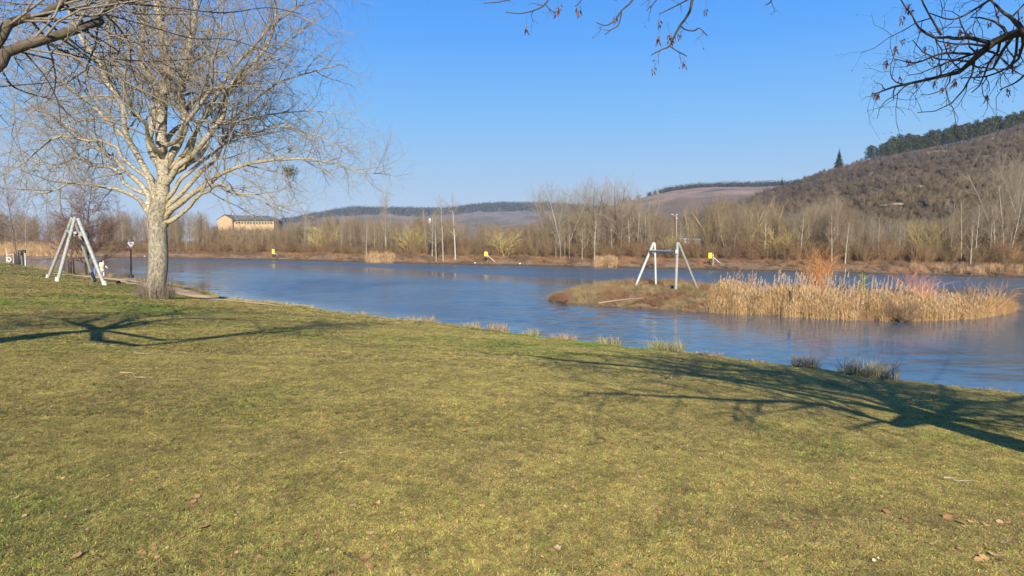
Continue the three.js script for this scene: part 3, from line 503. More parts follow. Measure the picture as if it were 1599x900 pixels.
barkPale.repeat.set(1, 1 / 3); barkPaleBump.repeat.set(1, 1 / 3);
const barkDark = tex(512, 512, (u, v) => { const n = fbm(u * 10, v * 10, 4, 10), f = fbm(u * 22, v * 6, 4), k = .5 + .8 * n * f * 2, moss = smooth(.5, .68, fbm(u * 5 + 9, v * 4 + 2, 4)); return [lerp(.135, .17, moss) * k, lerp(.105, .145, moss) * k, lerp(.075, .045, moss) * k]; });
const limbMoss = tex(512, 512, (u, v) => { const n = fbm(u * 14, v * 14, 4, 14), k = .55 + .7 * n, moss = smooth(.42, .6, fbm(u * 5 + 9, v * 4 + 2, 4)); return [lerp(.10, .19, moss) * k, lerp(.08, .15, moss) * k, lerp(.055, .04, moss) * k]; });
const limbPale = tex(512, 512, (u, v) => { const n = fbm(u * 16, v * 16, 4, 16), k = .5 + .85 * n, li = smooth(.45, .65, fbm(u * 5, v * 3 + 7, 3)), sp = smooth(.55, .68, fbm(u * 14, v * 22, 3)); return [lerp(lerp(.37, .33, li), .10, sp * .9) * k, lerp(lerp(.33, .27, li), .085, sp * .9) * k, lerp(lerp(.25, .13, li), .06, sp * .9) * k]; });
const M = {
  poplarTrunk: std(C(1, 1, 1), .9, { map: barkPale, bumpMap: barkPaleBump, bumpScale: .02 }), poplarLimb: std(C(1, 1, 1), .9, { map: limbPale }), poplarTwig: twigM(.255, .215, .155), bud: twigM(.33, .28, .20),
  darkTrunk: std(C(1, 1, 1), .95, { map: barkDark, bumpMap: barkPaleBump, bumpScale: .02 }), mossLimb: std(C(1, 1, 1), .95, { map: limbMoss, bumpMap: barkPaleBump, bumpScale: .012 }), darkLimb: std(C(.062, .047, .036), .9), darkTwig: twigM(.075, .056, .044), greyTwig: twigM(.19, .16, .12),
  mistletoe: std(C(.05, .058, .02), .8), seed: std(C(.16, .07, .035), .8),
};
function limbed(out, pts, r0, r1, P, rnd, n = 14, t0 = .12, scl = 1) {
  const c = curve(pts, n), sd = Math.floor(rnd() * 900); if (r0 > .02) { let L0 = 0; for (let k = 1; k < c.length; k++) L0 += c[k].distanceTo(c[k - 1]); const am = Math.min(.3, L0 * .028); for (let k = 1; k < c.length - 1; k++) { c[k].x += am * 2 * (vnoise(k * .55, sd) - .5); c[k].y += am * 1.4 * (vnoise(k * .55 + 40, sd) - .5); c[k].z += am * 2 * (vnoise(k * .55 + 80, sd) - .5); } }
  const f = (t) => lerp(r0, r1, Math.pow(t, .85)); out[0].tube(c, f, r0 > .1 ? 9 : 6, true, .12);
  let len = 0; for (let k = 1; k < c.length; k++) len += c[k].distanceTo(c[k - 1]);
  branchesOn(out, c, f, len, 0, P, rnd, t0, scl);
  return c;
}
{
  const foot = onLawn(243, 466), Z = -foot.z, rnd = rng(2024);
  const g = base('poplar_tree', 'great bare poplar with pale marked trunk and many limbs on the left lawn', 'tree', foot);
  const L = (list, dz) => list.map(([x, y], i) => at(x, y, Z + dz * Math.pow(i / (list.length - 1), 1.2)).sub(foot));
  const trunk = new TB(), limb = new TB(), br = new TB(), tw = new TB(), bud = new TB(); limb.isLimb = true;
  const P = { max: 3, segs: [9, 5, 3, 1], sides: [7, 4, 3, 3], wander: [.13, .24, .34, .3], trop: [.0, .035, .075, .16], tip: [.2, .25, .4, .4], t0: [.12, .12, .15], n: [2.2, 3.0, 2.9], perMetre: [1, 1, 1], ang: [.95, .9, .9], len: [4.4, 1.6, .55], ratio: [0, 0, 0], rr: [.42, .45, .55], minR: [0, .026, .0135, .0098], fall: [.5, .35, .3], bud: [.045, .0105, .7] };
  const out = [limb, br, tw, tw]; out.bud = bud;
  trunk.tube(curve([V(.06, -.4, 0), V(.02, .05, 0), ...[[243, 450], [246, 420], [247, 390], [246, 362], [244, 345], [247, 330], [250, 312]].map(([x, y]) => at(x, y, Z).sub(foot))], 22), (t) => table([[0, .78], [.07, .60], [.15, .50], [.3, .455], [.55, .43], [.78, .46], [.88, .5], [.95, .42], [1, .33]], t), 18, false, .16);
  const limbs = [
    [[[238, 338], [219, 315], [187, 298], [158, 288], [122, 289], [70, 300], [25, 292]], -2, .15, .02], [[[236, 332], [226, 299], [200, 268], [165, 240], [123, 208], [75, 180], [20, 165]], 2.5, .20, .025],
    [[[243, 325], [224, 262], [203, 210], [180, 155], [150, 100], [120, 40], [95, -40]], -1.5, .20, .10], [[[253, 288], [243, 244], [237, 190], [233, 120], [224, 60], [216, 0], [205, -90]], 1.2, .21, .17],
    [[[251, 315], [255, 240], [254, 170], [251, 100], [249, 40], [250, -40], [252, -150]], 0, .36, .20], [[[254, 272], [268, 236], [277, 190], [286, 140], [297, 80], [307, 20], [318, -80]], -1.2, .25, .18],
    [[[256, 302], [281, 268], [312, 240], [345, 200], [392, 165], [450, 128], [535, 100]], 2.5, .17, .05], [[[256, 340], [278, 318], [300, 303], [325, 284], [375, 262], [430, 252], [490, 254], [560, 268], [612, 262]], -.5, .20, .02],
    [[[258, 352], [275, 342], [297, 324], [316, 302], [330, 290], [362, 296], [400, 304], [436, 326], [470, 318]], -1.5, .16, .016], [[[255, 292], [288, 252], [325, 215], [352, 170], [380, 120], [408, 60], [430, 0]], -2.5, .19, .09],
    [[[258, 330], [300, 290], [332, 250], [358, 205], [395, 190], [460, 175], [570, 190]], 3, .16, .018], [[[247, 303], [214, 248], [180, 200], [140, 160], [95, 120], [45, 90], [0, 40]], 3, .17, .02],
    [[[240, 330], [210, 290], [160, 262], [110, 250], [60, 255], [10, 230]], 3.5, .14, .016], [[[254, 262], [245, 238], [230, 205], [205, 160], [190, 90], [170, 20]], -5, .17, .03], [[[255, 250], [275, 222], [302, 186], [330, 130], [350, 60], [362, -20]], -5, .17, .03],
    [[[255, 232], [270, 208], [294, 178], [320, 140], [335, 70], [340, -20]], 6, .17, .03], [[[254, 240], [238, 216], [215, 184], [190, 130], [170, 60], [160, -20]], 6, .17, .03], [[[256, 316], [300, 268], [350, 225], [420, 200], [500, 215], [565, 240]], 1.5, .13, .014],
    [[[255, 282], [288, 240], [330, 180], [390, 110], [450, 60], [520, 20]], .5, .16, .02], [[[246, 322], [212, 262], [150, 220], [90, 215], [20, 260], [-30, 270]], -1, .13, .014], [[[255, 268], [302, 212], [350, 130], [400, 60], [470, 0], [520, -40]], -3, .16, .02],
  ];
  for (const [l, dz, r0, r1] of limbs) {
    const lt = new TB(); out[0] = lt; limbed(out, L(l, dz), r0 * .92, r1 * .6, P, rnd, 16, .34); part('limb', lt.build(), M.poplarLimb, g);
  }
  part('trunk', trunk.build(), M.poplarTrunk, g);
  const crown = part('crown', br.build(), M.poplarTwig, g); part('twigs', tw.build(), M.poplarTwig, crown, { kind: 'stuff' }); part('buds', bud.build(), M.bud, crown, { kind: 'stuff' });
  const sh = new TB(), r2 = rng(4); for (let k = 0; k < 420; k++) { const a = r2() * 6.28, R = .46 + .42 * r2(), p = V(Math.cos(a) * R, -.1, Math.sin(a) * R), h = .4 + 1.7 * r2() * r2(), e = V(p.x * (1.05 + .3 * r2()) + .2 * (r2() - .5), h, p.z * (1.05 + .3 * r2()) + .2 * (r2() - .5)); sh.cone(p, e, .009); const m = p.clone().lerp(e, .5); sh.cone(m, m.clone().add(V(.3 * (r2() - .5), .25, .3 * (r2() - .5))), .006); }
  part('sucker_shoots', sh.build(), twigM(.17, .13, .095), g);
  const mis = (px, py, R, dz, n) => { const c = at(px, py, Z + dz).sub(foot), tb = new TB(), r = rng(px); for (let k = 0; k < n; k++) { const d = V(r() - .5, r() - .5, r() - .5).normalize(), q = c.clone().addScaledVector(d, R * (.3 + .7 * r())), e = V(r() - .5, r() - .5, r() - .5).normalize(); if (k % 5 === 0) tb.cone(c, q, .008); tb.face(q, q.clone().addScaledVector(e, .11), q.clone().add(V(.05 * (r() - .5), .07 * (r() - .5), .05 * (r() - .5)))); } part('mistletoe', tb.build(), M.mistletoe, g, { label: 'round dark green mistletoe clump on a branch' }); };
  mis(453, 268, .42, -.9, 520); mis(452, 234, .15, -.5, 60); mis(320, 70, .3, 0, 60);
}
const fromShadow = (px, py, h) => { const q = onLawn(px, py); return q.addScaledVector(SUN, h / SUN.y); };   // the point h above the ground's level whose shadow falls there
const SIDEP = { max: 3, segs: [8, 5, 3, 2], sides: [6, 5, 3, 3], wander: [.12, .22, .3, .4], trop: [.0, .02, .05, .03], tip: [.2, .3, .4, .4], t0: [.1, .12, .12], n: [2.2, 3.0, 4.6], perMetre: [1, 1, 1], ang: [.8, .85, .85], len: [2.6, .95, .32], ratio: [0, 0, 0], rr: [.45, .45, .55], minR: [0, .018, .0075, .0045], fall: [.5, .3, .3], bud: [.016, .0048, .5] };
function seedCluster() { const tb = new TB(), r = rng(3); for (let k = 0; k < 15; k++) { const y = -.015 - .085 * r(), a = r() * 6.28, q = V(Math.cos(a) * .012, y, Math.sin(a) * .012), d = V(Math.cos(a) * .5, -.8, Math.sin(a) * .5).normalize(), s = V(-Math.sin(a), 0, Math.cos(a)); tb.blade(q, q.clone().addScaledVector(d, .036), q.clone().addScaledVector(d, .02).addScaledVector(s, .003), .012, s); } tb.cone(V(0, .05, 0), V(0, -.07, 0), .0018); return tb.build(); }
const POD = seedCluster();
{ // tree on the right, its trunk out of the frame: shadow on the lawn, twigs with dry seeds at the top
  const rnd = rng(91), C0 = fromShadow(1436, 652, 3.1), foot = atLawn(C0.x + .35, -C0.z - .5), g = base('seed_bearing_tree', 'dark bare tree whose twigs with dry brown seed clusters hang in at top right', 'tree', foot);
  const lim = (pts) => pts.map((p) => p.clone().sub(foot)), SH = (l) => lim([C0, ...l.map(([x, y, h]) => fromShadow(x, y, h))]);
  const trunk = new TB(), br = new TB(), tw = new TB(), bud = new TB(), P = { ...SIDEP }, out = [null, br, tw, tw]; out.bud = bud;
  const c0 = C0.clone().sub(foot); Object.assign(P, { n: [3.4, 4.2, 5.2], len: [2.7, 1.05, .38], minR: [0, .02, .0115, .0075] });
  trunk.tube(curve([V(0, -.4, 0), V(-.02, .1, 0), c0.clone().multiplyScalar(.5), c0.clone().multiplyScalar(1.06)], 14), (t) => table([[0, .62], [.12, .5], [.3, .42], [.8, .36], [1, .27]], t), 16, true, .12); part('trunk', trunk.build(), M.darkTrunk, g);
  const add = (pts, r0, r1, t0 = .2, s = 1) => { const lt = new TB(); out[0] = lt; limbed(out, pts, r0, r1, P, rnd, 14, t0, s); part('limb', lt.build(), M.darkLimb, g); };
  const inView = (p) => { const w = p.clone().add(foot), d = -w.z; if (d < .2) return false; const py = 376 - (w.y - EYE) / d * F; return Math.abs(w.x) < .77 * d + .15 && py > -25 && py < 925; };
  P.keep = (p, d, l) => !inView(p) && !inView(p.clone().addScaledVector(d, l * .5)) && !inView(p.clone().addScaledVector(d, l * 1.15));
  add(SH([[1380, 632, 3.8], [1331, 608, 4.8], [1258, 591, 5.6], [1161, 583, 6.2], [1040, 566, 6.8], [880, 552, 7.2]]), .21, .04); add(SH([[1380, 661, 3.2], [1331, 647, 3.6], [1258, 631, 4.1], [1137, 625, 4.4], [1015, 620, 4.7], [912, 615, 4.9]]), .12, .03);
  add(SH([[1445, 634, 4.2], [1448, 612, 5.4], [1400, 592, 6.8], [1320, 580, 8]]), .07, .02); add(SH([[1474, 653, 3.6], [1526, 651, 4.2], [1620, 654, 5]]), .10, .03);
  add(SH([[1360, 622, 4.1], [1290, 604, 5.2], [1180, 592, 6.4], [1050, 574, 7.4]]), .13, .03); add(SH([[1480, 640, 4], [1560, 626, 5.5], [1660, 616, 7]]), .11, .03); add(SH([[1300, 600, 5.2], [1160, 572, 6.8], [980, 556, 8]]), .12, .03); add(SH([[1330, 590, 5.6], [1220, 566, 7.2], [1080, 556, 8.4]]), .09, .03); add(SH([[1290, 612, 4.8], [1150, 594, 5.8], [1000, 578, 6.8], [870, 570, 7.4]]), .09, .025); add(SH([[1400, 606, 5.6], [1330, 584, 7.4], [1200, 574, 8.6]]), .08, .03);
  P.keep = null;
  // the limb that leans into the picture at top right
  const W = (l) => lim(l.map(([x, y, z]) => at(x, y, z)));
  P.n = [3.5, 4.4, 5.0]; P.len = [.85, .46, .17]; P.trop = [0, -.01, -.02, .08]; P.minR = [0, .0085, .0055, .0042]; P.wander = [.16, .5, .6, .6]; P.ang = [1.0, 1.05, 1.0];
  const T0 = at(1760, -30, 5.2);
  add([c0, V(0, 0, 0).lerpVectors(c0, T0.clone().sub(foot), .5).add(V(.2, .4, 0)), ...W([[1760, -30, 5.2], [1640, 36, 5.9], [1599, 50, 6.2], [1556, 60, 6.5], [1515, 84, 6.7], [1478, 112, 6.9], [1430, 135, 7.1], [1366, 147, 7.3]])], .078, .006, .45);
  for (const [l, r] of [[[[1545, 66, 6.55], [1500, 56, 6.6], [1462, 58, 6.8], [1425, 30, 6.8], [1400, -14, 6.8]], .022], [[[1599, 50, 6.2], [1570, 20, 6.3], [1530, -20, 6.3]], .03], [[[1590, 50, 6.3], [1580, 100, 6.5], [1545, 118, 6.6], [1500, 122, 6.7]], .014], [[[1515, 84, 6.7], [1470, 84, 6.7], [1430, 98, 6.9], [1398, 92, 6.9]], .013], [[[1640, 36, 5.9], [1620, 90, 6.2], [1592, 125, 6.4], [1562, 140, 6.6]], .016], [[[1470, 55, 6.7], [1440, 0, 6.7], [1430, -40, 6.7]], .012], [[[1600, -40, 6], [1530, 10, 6.5], [1490, 30, 6.6], [1450, 20, 6.8]], .016]]) add(W(l), r, .005, .05, .8);
  // the limb overhead, out of the frame, whose hanging twigs reach down into it
  P.n = [0, 0, 0]; const T1 = at(1240, -190, 5.2); add([c0, T1.clone().sub(foot).lerp(c0, .5).add(V(0, .5, 0)), ...W([[1240, -190, 5.2], [1060, -110, 5.8], [880, -70, 6.2], [760, -50, 6.4]])], .12, .02, .3);
  P.n = [2.4, 6.5, 5]; P.len = [.2, .12, .07]; P.minR = [0, .005, .0042, .0034];
  for (const [l, r] of [[[[1075, -115, 5.8], [1086, -40, 5.8], [1081, 0, 5.8], [1076, 21, 5.8], [1062, 40, 5.8], [1052, 59, 5.8], [1046, 72, 5.8], [1032, 78, 5.8], [1017, 86, 5.8]], .016], [[[1062, 40, 5.8], [1070, 46, 5.8], [1084, 48, 5.75], [1092, 44, 5.7], [1105, 56, 5.7]], .007], [[[1046, 72, 5.8], [1058, 80, 5.8], [1073, 88, 5.8]], .006], [[[1085, -6, 5.8], [1050, 12, 5.9], [1030, 22, 5.9]], .007], [[[1010, -95, 6], [1003, -30, 6], [985, 4, 6], [971, 16, 6], [960, 32, 6], [946, 40, 6], [931, 35, 6]], .011], [[[971, 18, 6], [965, 40, 6], [955, 46, 6], [945, 54, 6]], .006], [[[880, -72, 6.2], [866, -20, 6.2], [850, 8, 6.2], [837, 15, 6.2], [812, 21, 6.2], [790, 19, 6.2]], .009], [[[840, -60, 6.3], [812, -10, 6.3], [785, 2, 6.3], [755, 5, 6.3]], .008], [[[850, 5, 6.2], [858, 14, 6.2], [866, 20, 6.2]], .005], [[[1225, -150, 5.3], [1212, -30, 5.3], [1204, 2, 5.3], [1196, 8, 5.3]], .007], [[[920, -80, 6.1], [915, -20, 6.1], [905, 4, 6.1], [898, 10, 6.1]], .006], [[[1120, -130, 5.7], [1040, -20, 5.8], [1022, 4, 5.8], [1012, 14, 5.8]], .008]]) add(W(l), r, .0042, .25, 1);
  const crown = part('crown', br.build(), M.darkTwig, g); part('twigs', tw.build(), M.darkTwig, crown, { kind: 'stuff' }); part('buds', bud.build(), M.darkTwig, crown, { kind: 'stuff' });
  const pods = [[822, 36, 6.2], [1022, 99, 5.8], [1068, 90, 5.8], [1030, 26, 5.9], [1044, 46, 5.8], [1061, 46, 5.8], [961, 20, 6], [1029, 50, 5.9], [875, 2, 6.2], [902, 4, 6.1], [1103, 8, 5.7], [870, 5, 6.2], [1385, 88, 6.9], [1371, 138, 7.3], [1364, 138, 7.3], [1492, 116, 6.8], [1472, 132, 6.9], [1542, 143, 6.6], [1575, 131, 6.4], [1410, 18, 6.8], [1418, 2, 6.8], [1424, 10, 6.8], [1411, 55, 6.9], [1436, 40, 6.8], [1560, 10, 6.3], [1545, 28, 6.4], [1590, 70, 6.3], [1585, 92, 6.4], [1500, 40, 6.6], [1455, 84, 6.8], [1480, 92, 6.8], [1420, 85, 6.9], [1400, 65, 6.9], [1533, 100, 6.6], [1515, 45, 6.6], [1430, 125, 7], [1445, 68, 6.8], [1567, 40, 6.4], [1596, 20, 6.2], [1525, 70, 6.6], [1462, 122, 6.9], [1405, 115, 7], [1480, 60, 6.7], [1551, 88, 6.5]];
  const r = rng(15); for (const [x, y, z] of pods) { const m = part('seed_cluster', POD, M.seed, g); m.position.copy(at(x, y, z).sub(foot)); m.rotation.set((r() - .5) * .3, r() * 6, (r() - .5) * .3); m.scale.setScalar(.75 + .5 * r()); }
}
{ // tree on the left, out of the frame: two mossy limbs reach in at top left, its shadow lies on the lawn
  const rnd = rng(17), C0 = fromShadow(152, 516, 3.7), foot = atLawn(C0.x + .1, Math.max(5.2, -C0.z - .6)), g = base('mossy_limbed_tree', 'tree left of the frame whose two thick mossy limbs reach in at top left', 'tree', foot);
  const lim = (pts) => pts.map((p) => p.clone().sub(foot)), SH = (l) => lim([C0, ...l.map(([x, y, h]) => fromShadow(x, y, h))]), W = (l) => lim(l.map(([x, y, z]) => at(x, y, z)));
  const trunk = new TB(), br = new TB(), tw = new TB(), bud = new TB(), P = { ...SIDEP, n: [2.4, 3.2, 4.8], len: [3.0, 1.0, .34], rr: [.22, .4, .55], wander: [.16, .3, .4, .4], minR: [0, .018, .010, .006] }, out = [null, br, tw, tw]; out.bud = bud; const c0 = C0.clone().sub(foot);
  trunk.tube(curve([V(0, -.4, 0), V(0, .1, 0), c0.clone().multiplyScalar(.5), c0.clone().multiplyScalar(1.06)], 14), (t) => table([[0, .55], [.12, .42], [.3, .33], [.8, .27], [1, .2]], t), 16, true, .12); part('trunk', trunk.build(), M.darkTrunk, g);
  const add = (pts, r0, r1, t0 = .2, s = 1, m = M.mossLimb) => { const lt = new TB(); out[0] = lt; limbed(out, pts, r0, r1, P, rnd, 18, t0, s); part('limb', lt.build(), m, g); };
  add(SH([[216, 506, 4.8], [280, 500, 5.6], [360, 499, 6.2], [460, 502, 6.8], [580, 510, 7.4]]), .15, .03); add(SH([[250, 494, 5.8], [360, 488, 7], [480, 494, 8], [600, 508, 8.6]]), .09, .025); add(SH([[140, 507, 4.6], [156, 497, 5.6], [176, 490, 6.4], [220, 484, 7.2]]), .085, .025); add(SH([[196, 508, 4.5], [240, 496, 5.6], [300, 485, 6.8], [400, 479, 7.8]]), .09, .025);
  add(SH([[110, 506, 5.2], [40, 510, 6.2], [-40, 514, 7]]), .06, .02); add(SH([[120, 500, 6], [50, 495, 7.2], [-40, 492, 8.2]]), .06, .02);
  const near = W([[-250, 250, 7.4]])[0];
  add([c0, near, ...W([[-110, 165, 8.0], [0, 106, 8.6], [38, 82, 8.8], [75, 69, 9.0], [128, 47, 9.3], [163, 23, 9.6], [190, 5, 9.9], [240, -28, 10.3], [330, -60, 10.8]])], .098, .026, .42);
  add([c0, W([[-220, 170, 7.6]])[0], ...W([[-60, 110, 8.3], [0, 54, 8.6], [14, 39, 8.7], [44, 27, 8.9], [80, 15, 9.2], [112, -2, 9.5], [170, -40, 10]])], .085, .035, .42);
  P.len = [1.8, .8, .3]; P.n = [2.8, 3.6, 5];
  for (const [l, r] of [[[[75, 69, 9.0], [120, 88, 9.3], [180, 92, 9.7], [240, 96, 10.1], [300, 92, 10.5]], .0125], [[[128, 47, 9.3], [170, 70, 9.6], [200, 95, 9.8], [214, 130, 10], [235, 160, 10.2]], .0125], [[[165, 22, 9.6], [230, 40, 10.1], [300, 60, 10.6], [360, 62, 11], [430, 86, 11.4]], .0125], [[[190, 5, 9.9], [270, 12, 10.4], [350, 20, 10.9], [420, 12, 11.4], [470, 22, 11.8]], .0125], [[[80, 15, 9.2], [150, 10, 9.6], [220, 22, 10], [300, 22, 10.5]], .0125], [[[0, 106, 8.6], [20, 135, 8.8], [60, 150, 9], [110, 160, 9.3]], .014], [[[38, 82, 8.8], [70, 120, 9], [90, 160, 9.2], [95, 200, 9.3]], .012], [[[-60, 140, 8.3], [-10, 136, 8.6], [40, 132, 8.9], [90, 128, 9.2]], .013]]) add(W(l), r, .006, .08, .8, M.darkLimb);
  const crown = part('crown', br.build(), M.greyTwig, g); part('twigs', tw.build(), M.greyTwig, crown, { kind: 'stuff' }); part('buds', bud.build(), M.bud, crown, { kind: 'stuff' });
}

// ---------------------------------------------------------------- grass of the lawn, far too many blades to count
function grassTuft(seed, n, L, w, flat = .5) {
  const r = rng(seed), tb = new TB(), cl = [];
  for (let k = 0; k < n; k++) {
    const a = r() * 6.28, p = V((r() - .5) * L * 1.6, -.004, (r() - .5) * L * 1.6), up = lerp(1.5, .12, Math.pow(r(), .6) * flat * 2 > 1 ? 1 : Math.pow(r(), .6) * flat * 2), l = L * (.55 + .6 * r()), d = V(Math.cos(a), up, Math.sin(a)).normalize(), s = V(-Math.sin(a), 0, Math.cos(a)), m = p.clone().addScaledVector(d, l * .6), e = m.clone().add(V(d.x * l * .45, d.y * l * .15 - l * .06, d.z * l * .45));
    m.y = Math.max(m.y, .004); e.y = Math.max(e.y, .003);
    tb.blade(p, e, m, w * (.7 + .6 * r()), s); const q = r(), t = q < .36 ? [1.6, 1.4, 1.35] : q < .48 ? [.9, .64, .7] : q < .72 ? [.85, 1.15, .6] : [1.0, 1.15, .8], k2 = .7 + .6 * r(); for (let i = 0; i < 5; i++) cl.push(t[0] * k2, t[1] * k2, t[2] * k2);
  }
  const g = tb.build(); g.setAttribute('color', new THREE.Float32BufferAttribute(cl, 3)); const N = g.attributes.normal; for (let i = 0; i < N.count; i++) { const v = V(N.getX(i), N.getY(i), N.getZ(i)); if (v.y < 0) v.negate(); v.add(V(0, .35, 0)).normalize(); N.setXYZ(i, v.x, v.y, v.z); } return g;
}

// ---------------------------------------------------------------- the island with its reeds
const FRONT = [[856, 468], [872, 473], [910, 477], [960, 481], [1030, 485.5], [1090, 489], [1170, 493], [1250, 498], [1330, 501.5], [1400, 503], [1470, 501.5], [1530, 497], [1566, 491], [1580, 484]].map(([x, y]) => onY(x, y, 0));
const BACK = [[3.1, 46.6], [4.2, 49], [6, 52.5], [8, 55], [10.5, 56], [13, 55], [15, 52], [17.5, 48], [20, 45], [22, 43.5], [24, 42.5], [26, 41.6], [27.4, 40.6], [28.2, 39]].map(([x, d]) => V(x, 0, -d));
const FC = new THREE.CatmullRomCurve3(FRONT, false, 'centripetal'), BC = new THREE.CatmullRomCurve3(BACK, false, 'centripetal');
function isle(a, b) {
  const f = FC.getPoint(clamp(a)), k = BC.getPoint(clamp(a)), p = f.lerp(k, b); p.x += .18 * (fbm(a * 40, b * 3, 2) - .5); p.z += .18 * (fbm(a * 50 + 9, b * 4, 2) - .5);
  const mound = table([[0, .05], [.06, .26], [.16, .42], [.28, .72], [.4, .78], [.46, .55], [.55, .32], [1, .12]], a), dome = smooth(0, .28, b) * smooth(1, .78, b);
  p.y = -.22 + (mound + .22) * Math.pow(dome, .6) + .10 * (fbm(p.x * .9, p.z * .9, 3) - .5) * dome; return p;
}
{
  const mossy = (p, a, b) => { const n = fbm(p.x * .8, p.z * .8, 3), g = smooth(.24, .3, a) * smooth(.47, .42, a) * smooth(.2, .4, b) * smooth(.3, .55, n + .15); return [lerp(.26, .15, g) * (.6 + .8 * n), lerp(.19, .15, g) * (.6 + .8 * n), lerp(.10, .035, g) * (.6 + .8 * n)]; };
  struct('island', sheet(150, 30, (a, b) => ({ p: isle(a, b) })), std(C(1, 1, 1), 1, {})); scene.getObjectByName('island').geometry.dispose();
  const m = scene.getObjectByName('island'); m.geometry = sheet(150, 30, (a, b) => { const p = isle(a, b); return { p, u: p.x / 3, v: p.z / 3 }; }, mossy); m.material = std(C(1, 1, 1), 1, { map: speck, vertexColors: true });
}
function reedClump(seed, n, H, plume) {
  const r = rng(seed), st = new TB();
  for (let k = 0; k < n; k++) {
    const x = (r() - .5) * .5, z = (r() - .5) * .5, h = H * (.72 + .4 * r()), lx = (r() - .4) * .22, lz = (r() - .5) * .22, b = V(x, -.15, z), e = V(x + lx * h, h, z + lz * h); st.cone(b, e, .0085);
    for (let l = 0; l < 3; l++) { const t = .3 + .6 * r(), q = b.clone().lerp(e, t), a = r() * 6.28, d = V(Math.cos(a), .9 + r(), Math.sin(a)).normalize(), L = .18 + .24 * r(), s = V(-Math.sin(a), 0, Math.cos(a)); st.blade(q, q.clone().addScaledVector(d, L).add(V(.05, -.10, 0)), q.clone().addScaledVector(d, L * .6), .016, s); }
    if (plume) for (let l = 0; l < 16; l++) { const t = l / 16, q = e.clone().add(V(.012 * (r() - .5) + .05 * t * t, -.02 + .24 * t, .012 * (r() - .5))), d = V(.5 + .5 * (r() - .4), .35 - .55 * r(), (r() - .5) * .9).normalize(); st.face(q, q.clone().addScaledVector(d, .085 * (1 - .5 * t)), q.clone().add(V(.015, .05, .02 * (r() - .5)))); }
  }
  return st.build();
}
const reedM = std(C(1, 1, 1), .85), plumeM = std(C(1, 1, 1), .95);
{
  const r = rng(61), A = [], Ac = [], B = [], Bc = [], D = [], Dc = [], gA = reedClump(1, 12, 1.25, false), gB = reedClump(2, 4, 1.6, true), gD = protoBush(51, .7, 34, .006, 1.1, 3).build();
  for (let k = 0; k < 2500; k++) {
    const a = .405 + .55 * r(), b = .015 + .62 * r() * (a < .47 ? (a - .395) * 13 : 1), p = isle(a, clamp(b)), n = fbm(p.x * .5, p.z * .5, 3), hole = smooth(.36, .5, n + (b < .1 ? .08 : 0)); if (r() > (.2 + .8 * hole) * lerp(.35, 1, smooth(.40, .46, a))) continue;
    const low = smooth(.70, .86, a), s = lerp(.78, .54, low) * (.45 + 1.0 * n) * lerp(.55, 1, smooth(.40, .47, a)) * (.85 + .3 * r()), k2 = .8 + .45 * r(), w = r(); A.push(mat4(p.x, p.y, p.z, r() * 6.28, 1, s)); Ac.push(C(lerp(.57, .45, w) * k2, lerp(.385, .28, w) * k2, lerp(.18, .115, w) * k2));
    if (r() < (a < .8 ? .10 : .035)) { B.push(mat4(p.x, p.y, p.z, r() * .8 - .4, 1, s * (.95 + .25 * r()))); Bc.push(C(.28 * k2, .205 * k2, .145 * k2)); }
  }
  for (let k = 0; k < 3200; k++) { const a = .01 + .5 * r(), b = .03 + .9 * r(), p = isle(a, b), n = fbm(p.x * .6 + 20, p.z * .6, 3); if (a > .26 && a < .43 && b > .25 && b < .7 && r() < .8) continue; if (n < .42 && r() < .7) continue; const s = (.35 + .65 * r()) * (b > .3 && a > .1 ? 1.15 : .9), k2 = .38 + .75 * r(), w = smooth(.4, .65, n); D.push(mat4(p.x, p.y - .02, p.z, r() * 6.28, s, s * .8)); Dc.push(C(lerp(.36, .28, w) * k2, lerp(.265, .15, w) * k2, lerp(.125, .075, w) * k2)); }
  for (let k = 0; k < 700; k++) { const a = .6 + .4 * r(), b = .02 + .5 * r(), p = isle(a, b), s = .5 + .7 * r(), k2 = .7 + .6 * r(); D.push(mat4(p.x, p.y - .02, p.z, r() * 6.28, s, s)); Dc.push(C(.30 * k2, .18 * k2, .085 * k2)); }
  stuff('reeds', gA, reedM, A, Ac, 'dry straw-coloured reeds standing thick on the island', 'reeds'); stuff('plumed_reeds', gB, plumeM, B, Bc, 'taller dry reeds with pale feathery plumes above the island reed bed', 'reeds'); stuff('dead_herbs', gD, std(C(1, 1, 1), .9), D, Dc, 'low brown dead herbs on the island', 'herbs');
  const T = [], Tc = [], gt = grassTuft(9, 12, .16, .008); for (let k = 0; k < 2600; k++) { const near = k > 900, a = near ? .005 + .43 * r() : .25 + .2 * r(), b = near ? .02 + .6 * r() : .2 + .6 * r(), p = isle(a, b); const k2 = .7 + .6 * r(); T.push(mat4(p.x, p.y, p.z, r() * 6.28, .8 + .7 * r())); Tc.push(r() < (near ? .12 : .6) ? C(.15 * k2, .16 * k2, .04 * k2) : C(.27 * k2, .20 * k2, .08 * k2)); } stuff('island_grass', gt, std(C(1, 1, 1), .95, { vertexColors: true }), T, Tc, 'short mossy green grass on the mound under the island frame', 'grass');
}
function shrubAt(name, p, H, n, tw, spread, forks, mat, label, seed) { return plant(name, [['stems', protoBush(seed, H, n, tw, spread, forks), mat]], p, label, 'shrub'); }
const iz = (px, py, y) => { const p = onY(px, py, y); return p; };
shrubAt('willow_shrub', iz(1277, 470, .2), 3.3, 150, .012, .27, 4, BARK.orangeTwig, 'tall orange-twigged willow shrub standing up from the island reeds', 201);
shrubAt('pink_twig_shrub', iz(1428, 478, .3), 2.5, 150, .012, .9, 3, twigM(.42, .20, .12), 'wide pinkish-red twigged shrub right of the orange willow on the island', 202);
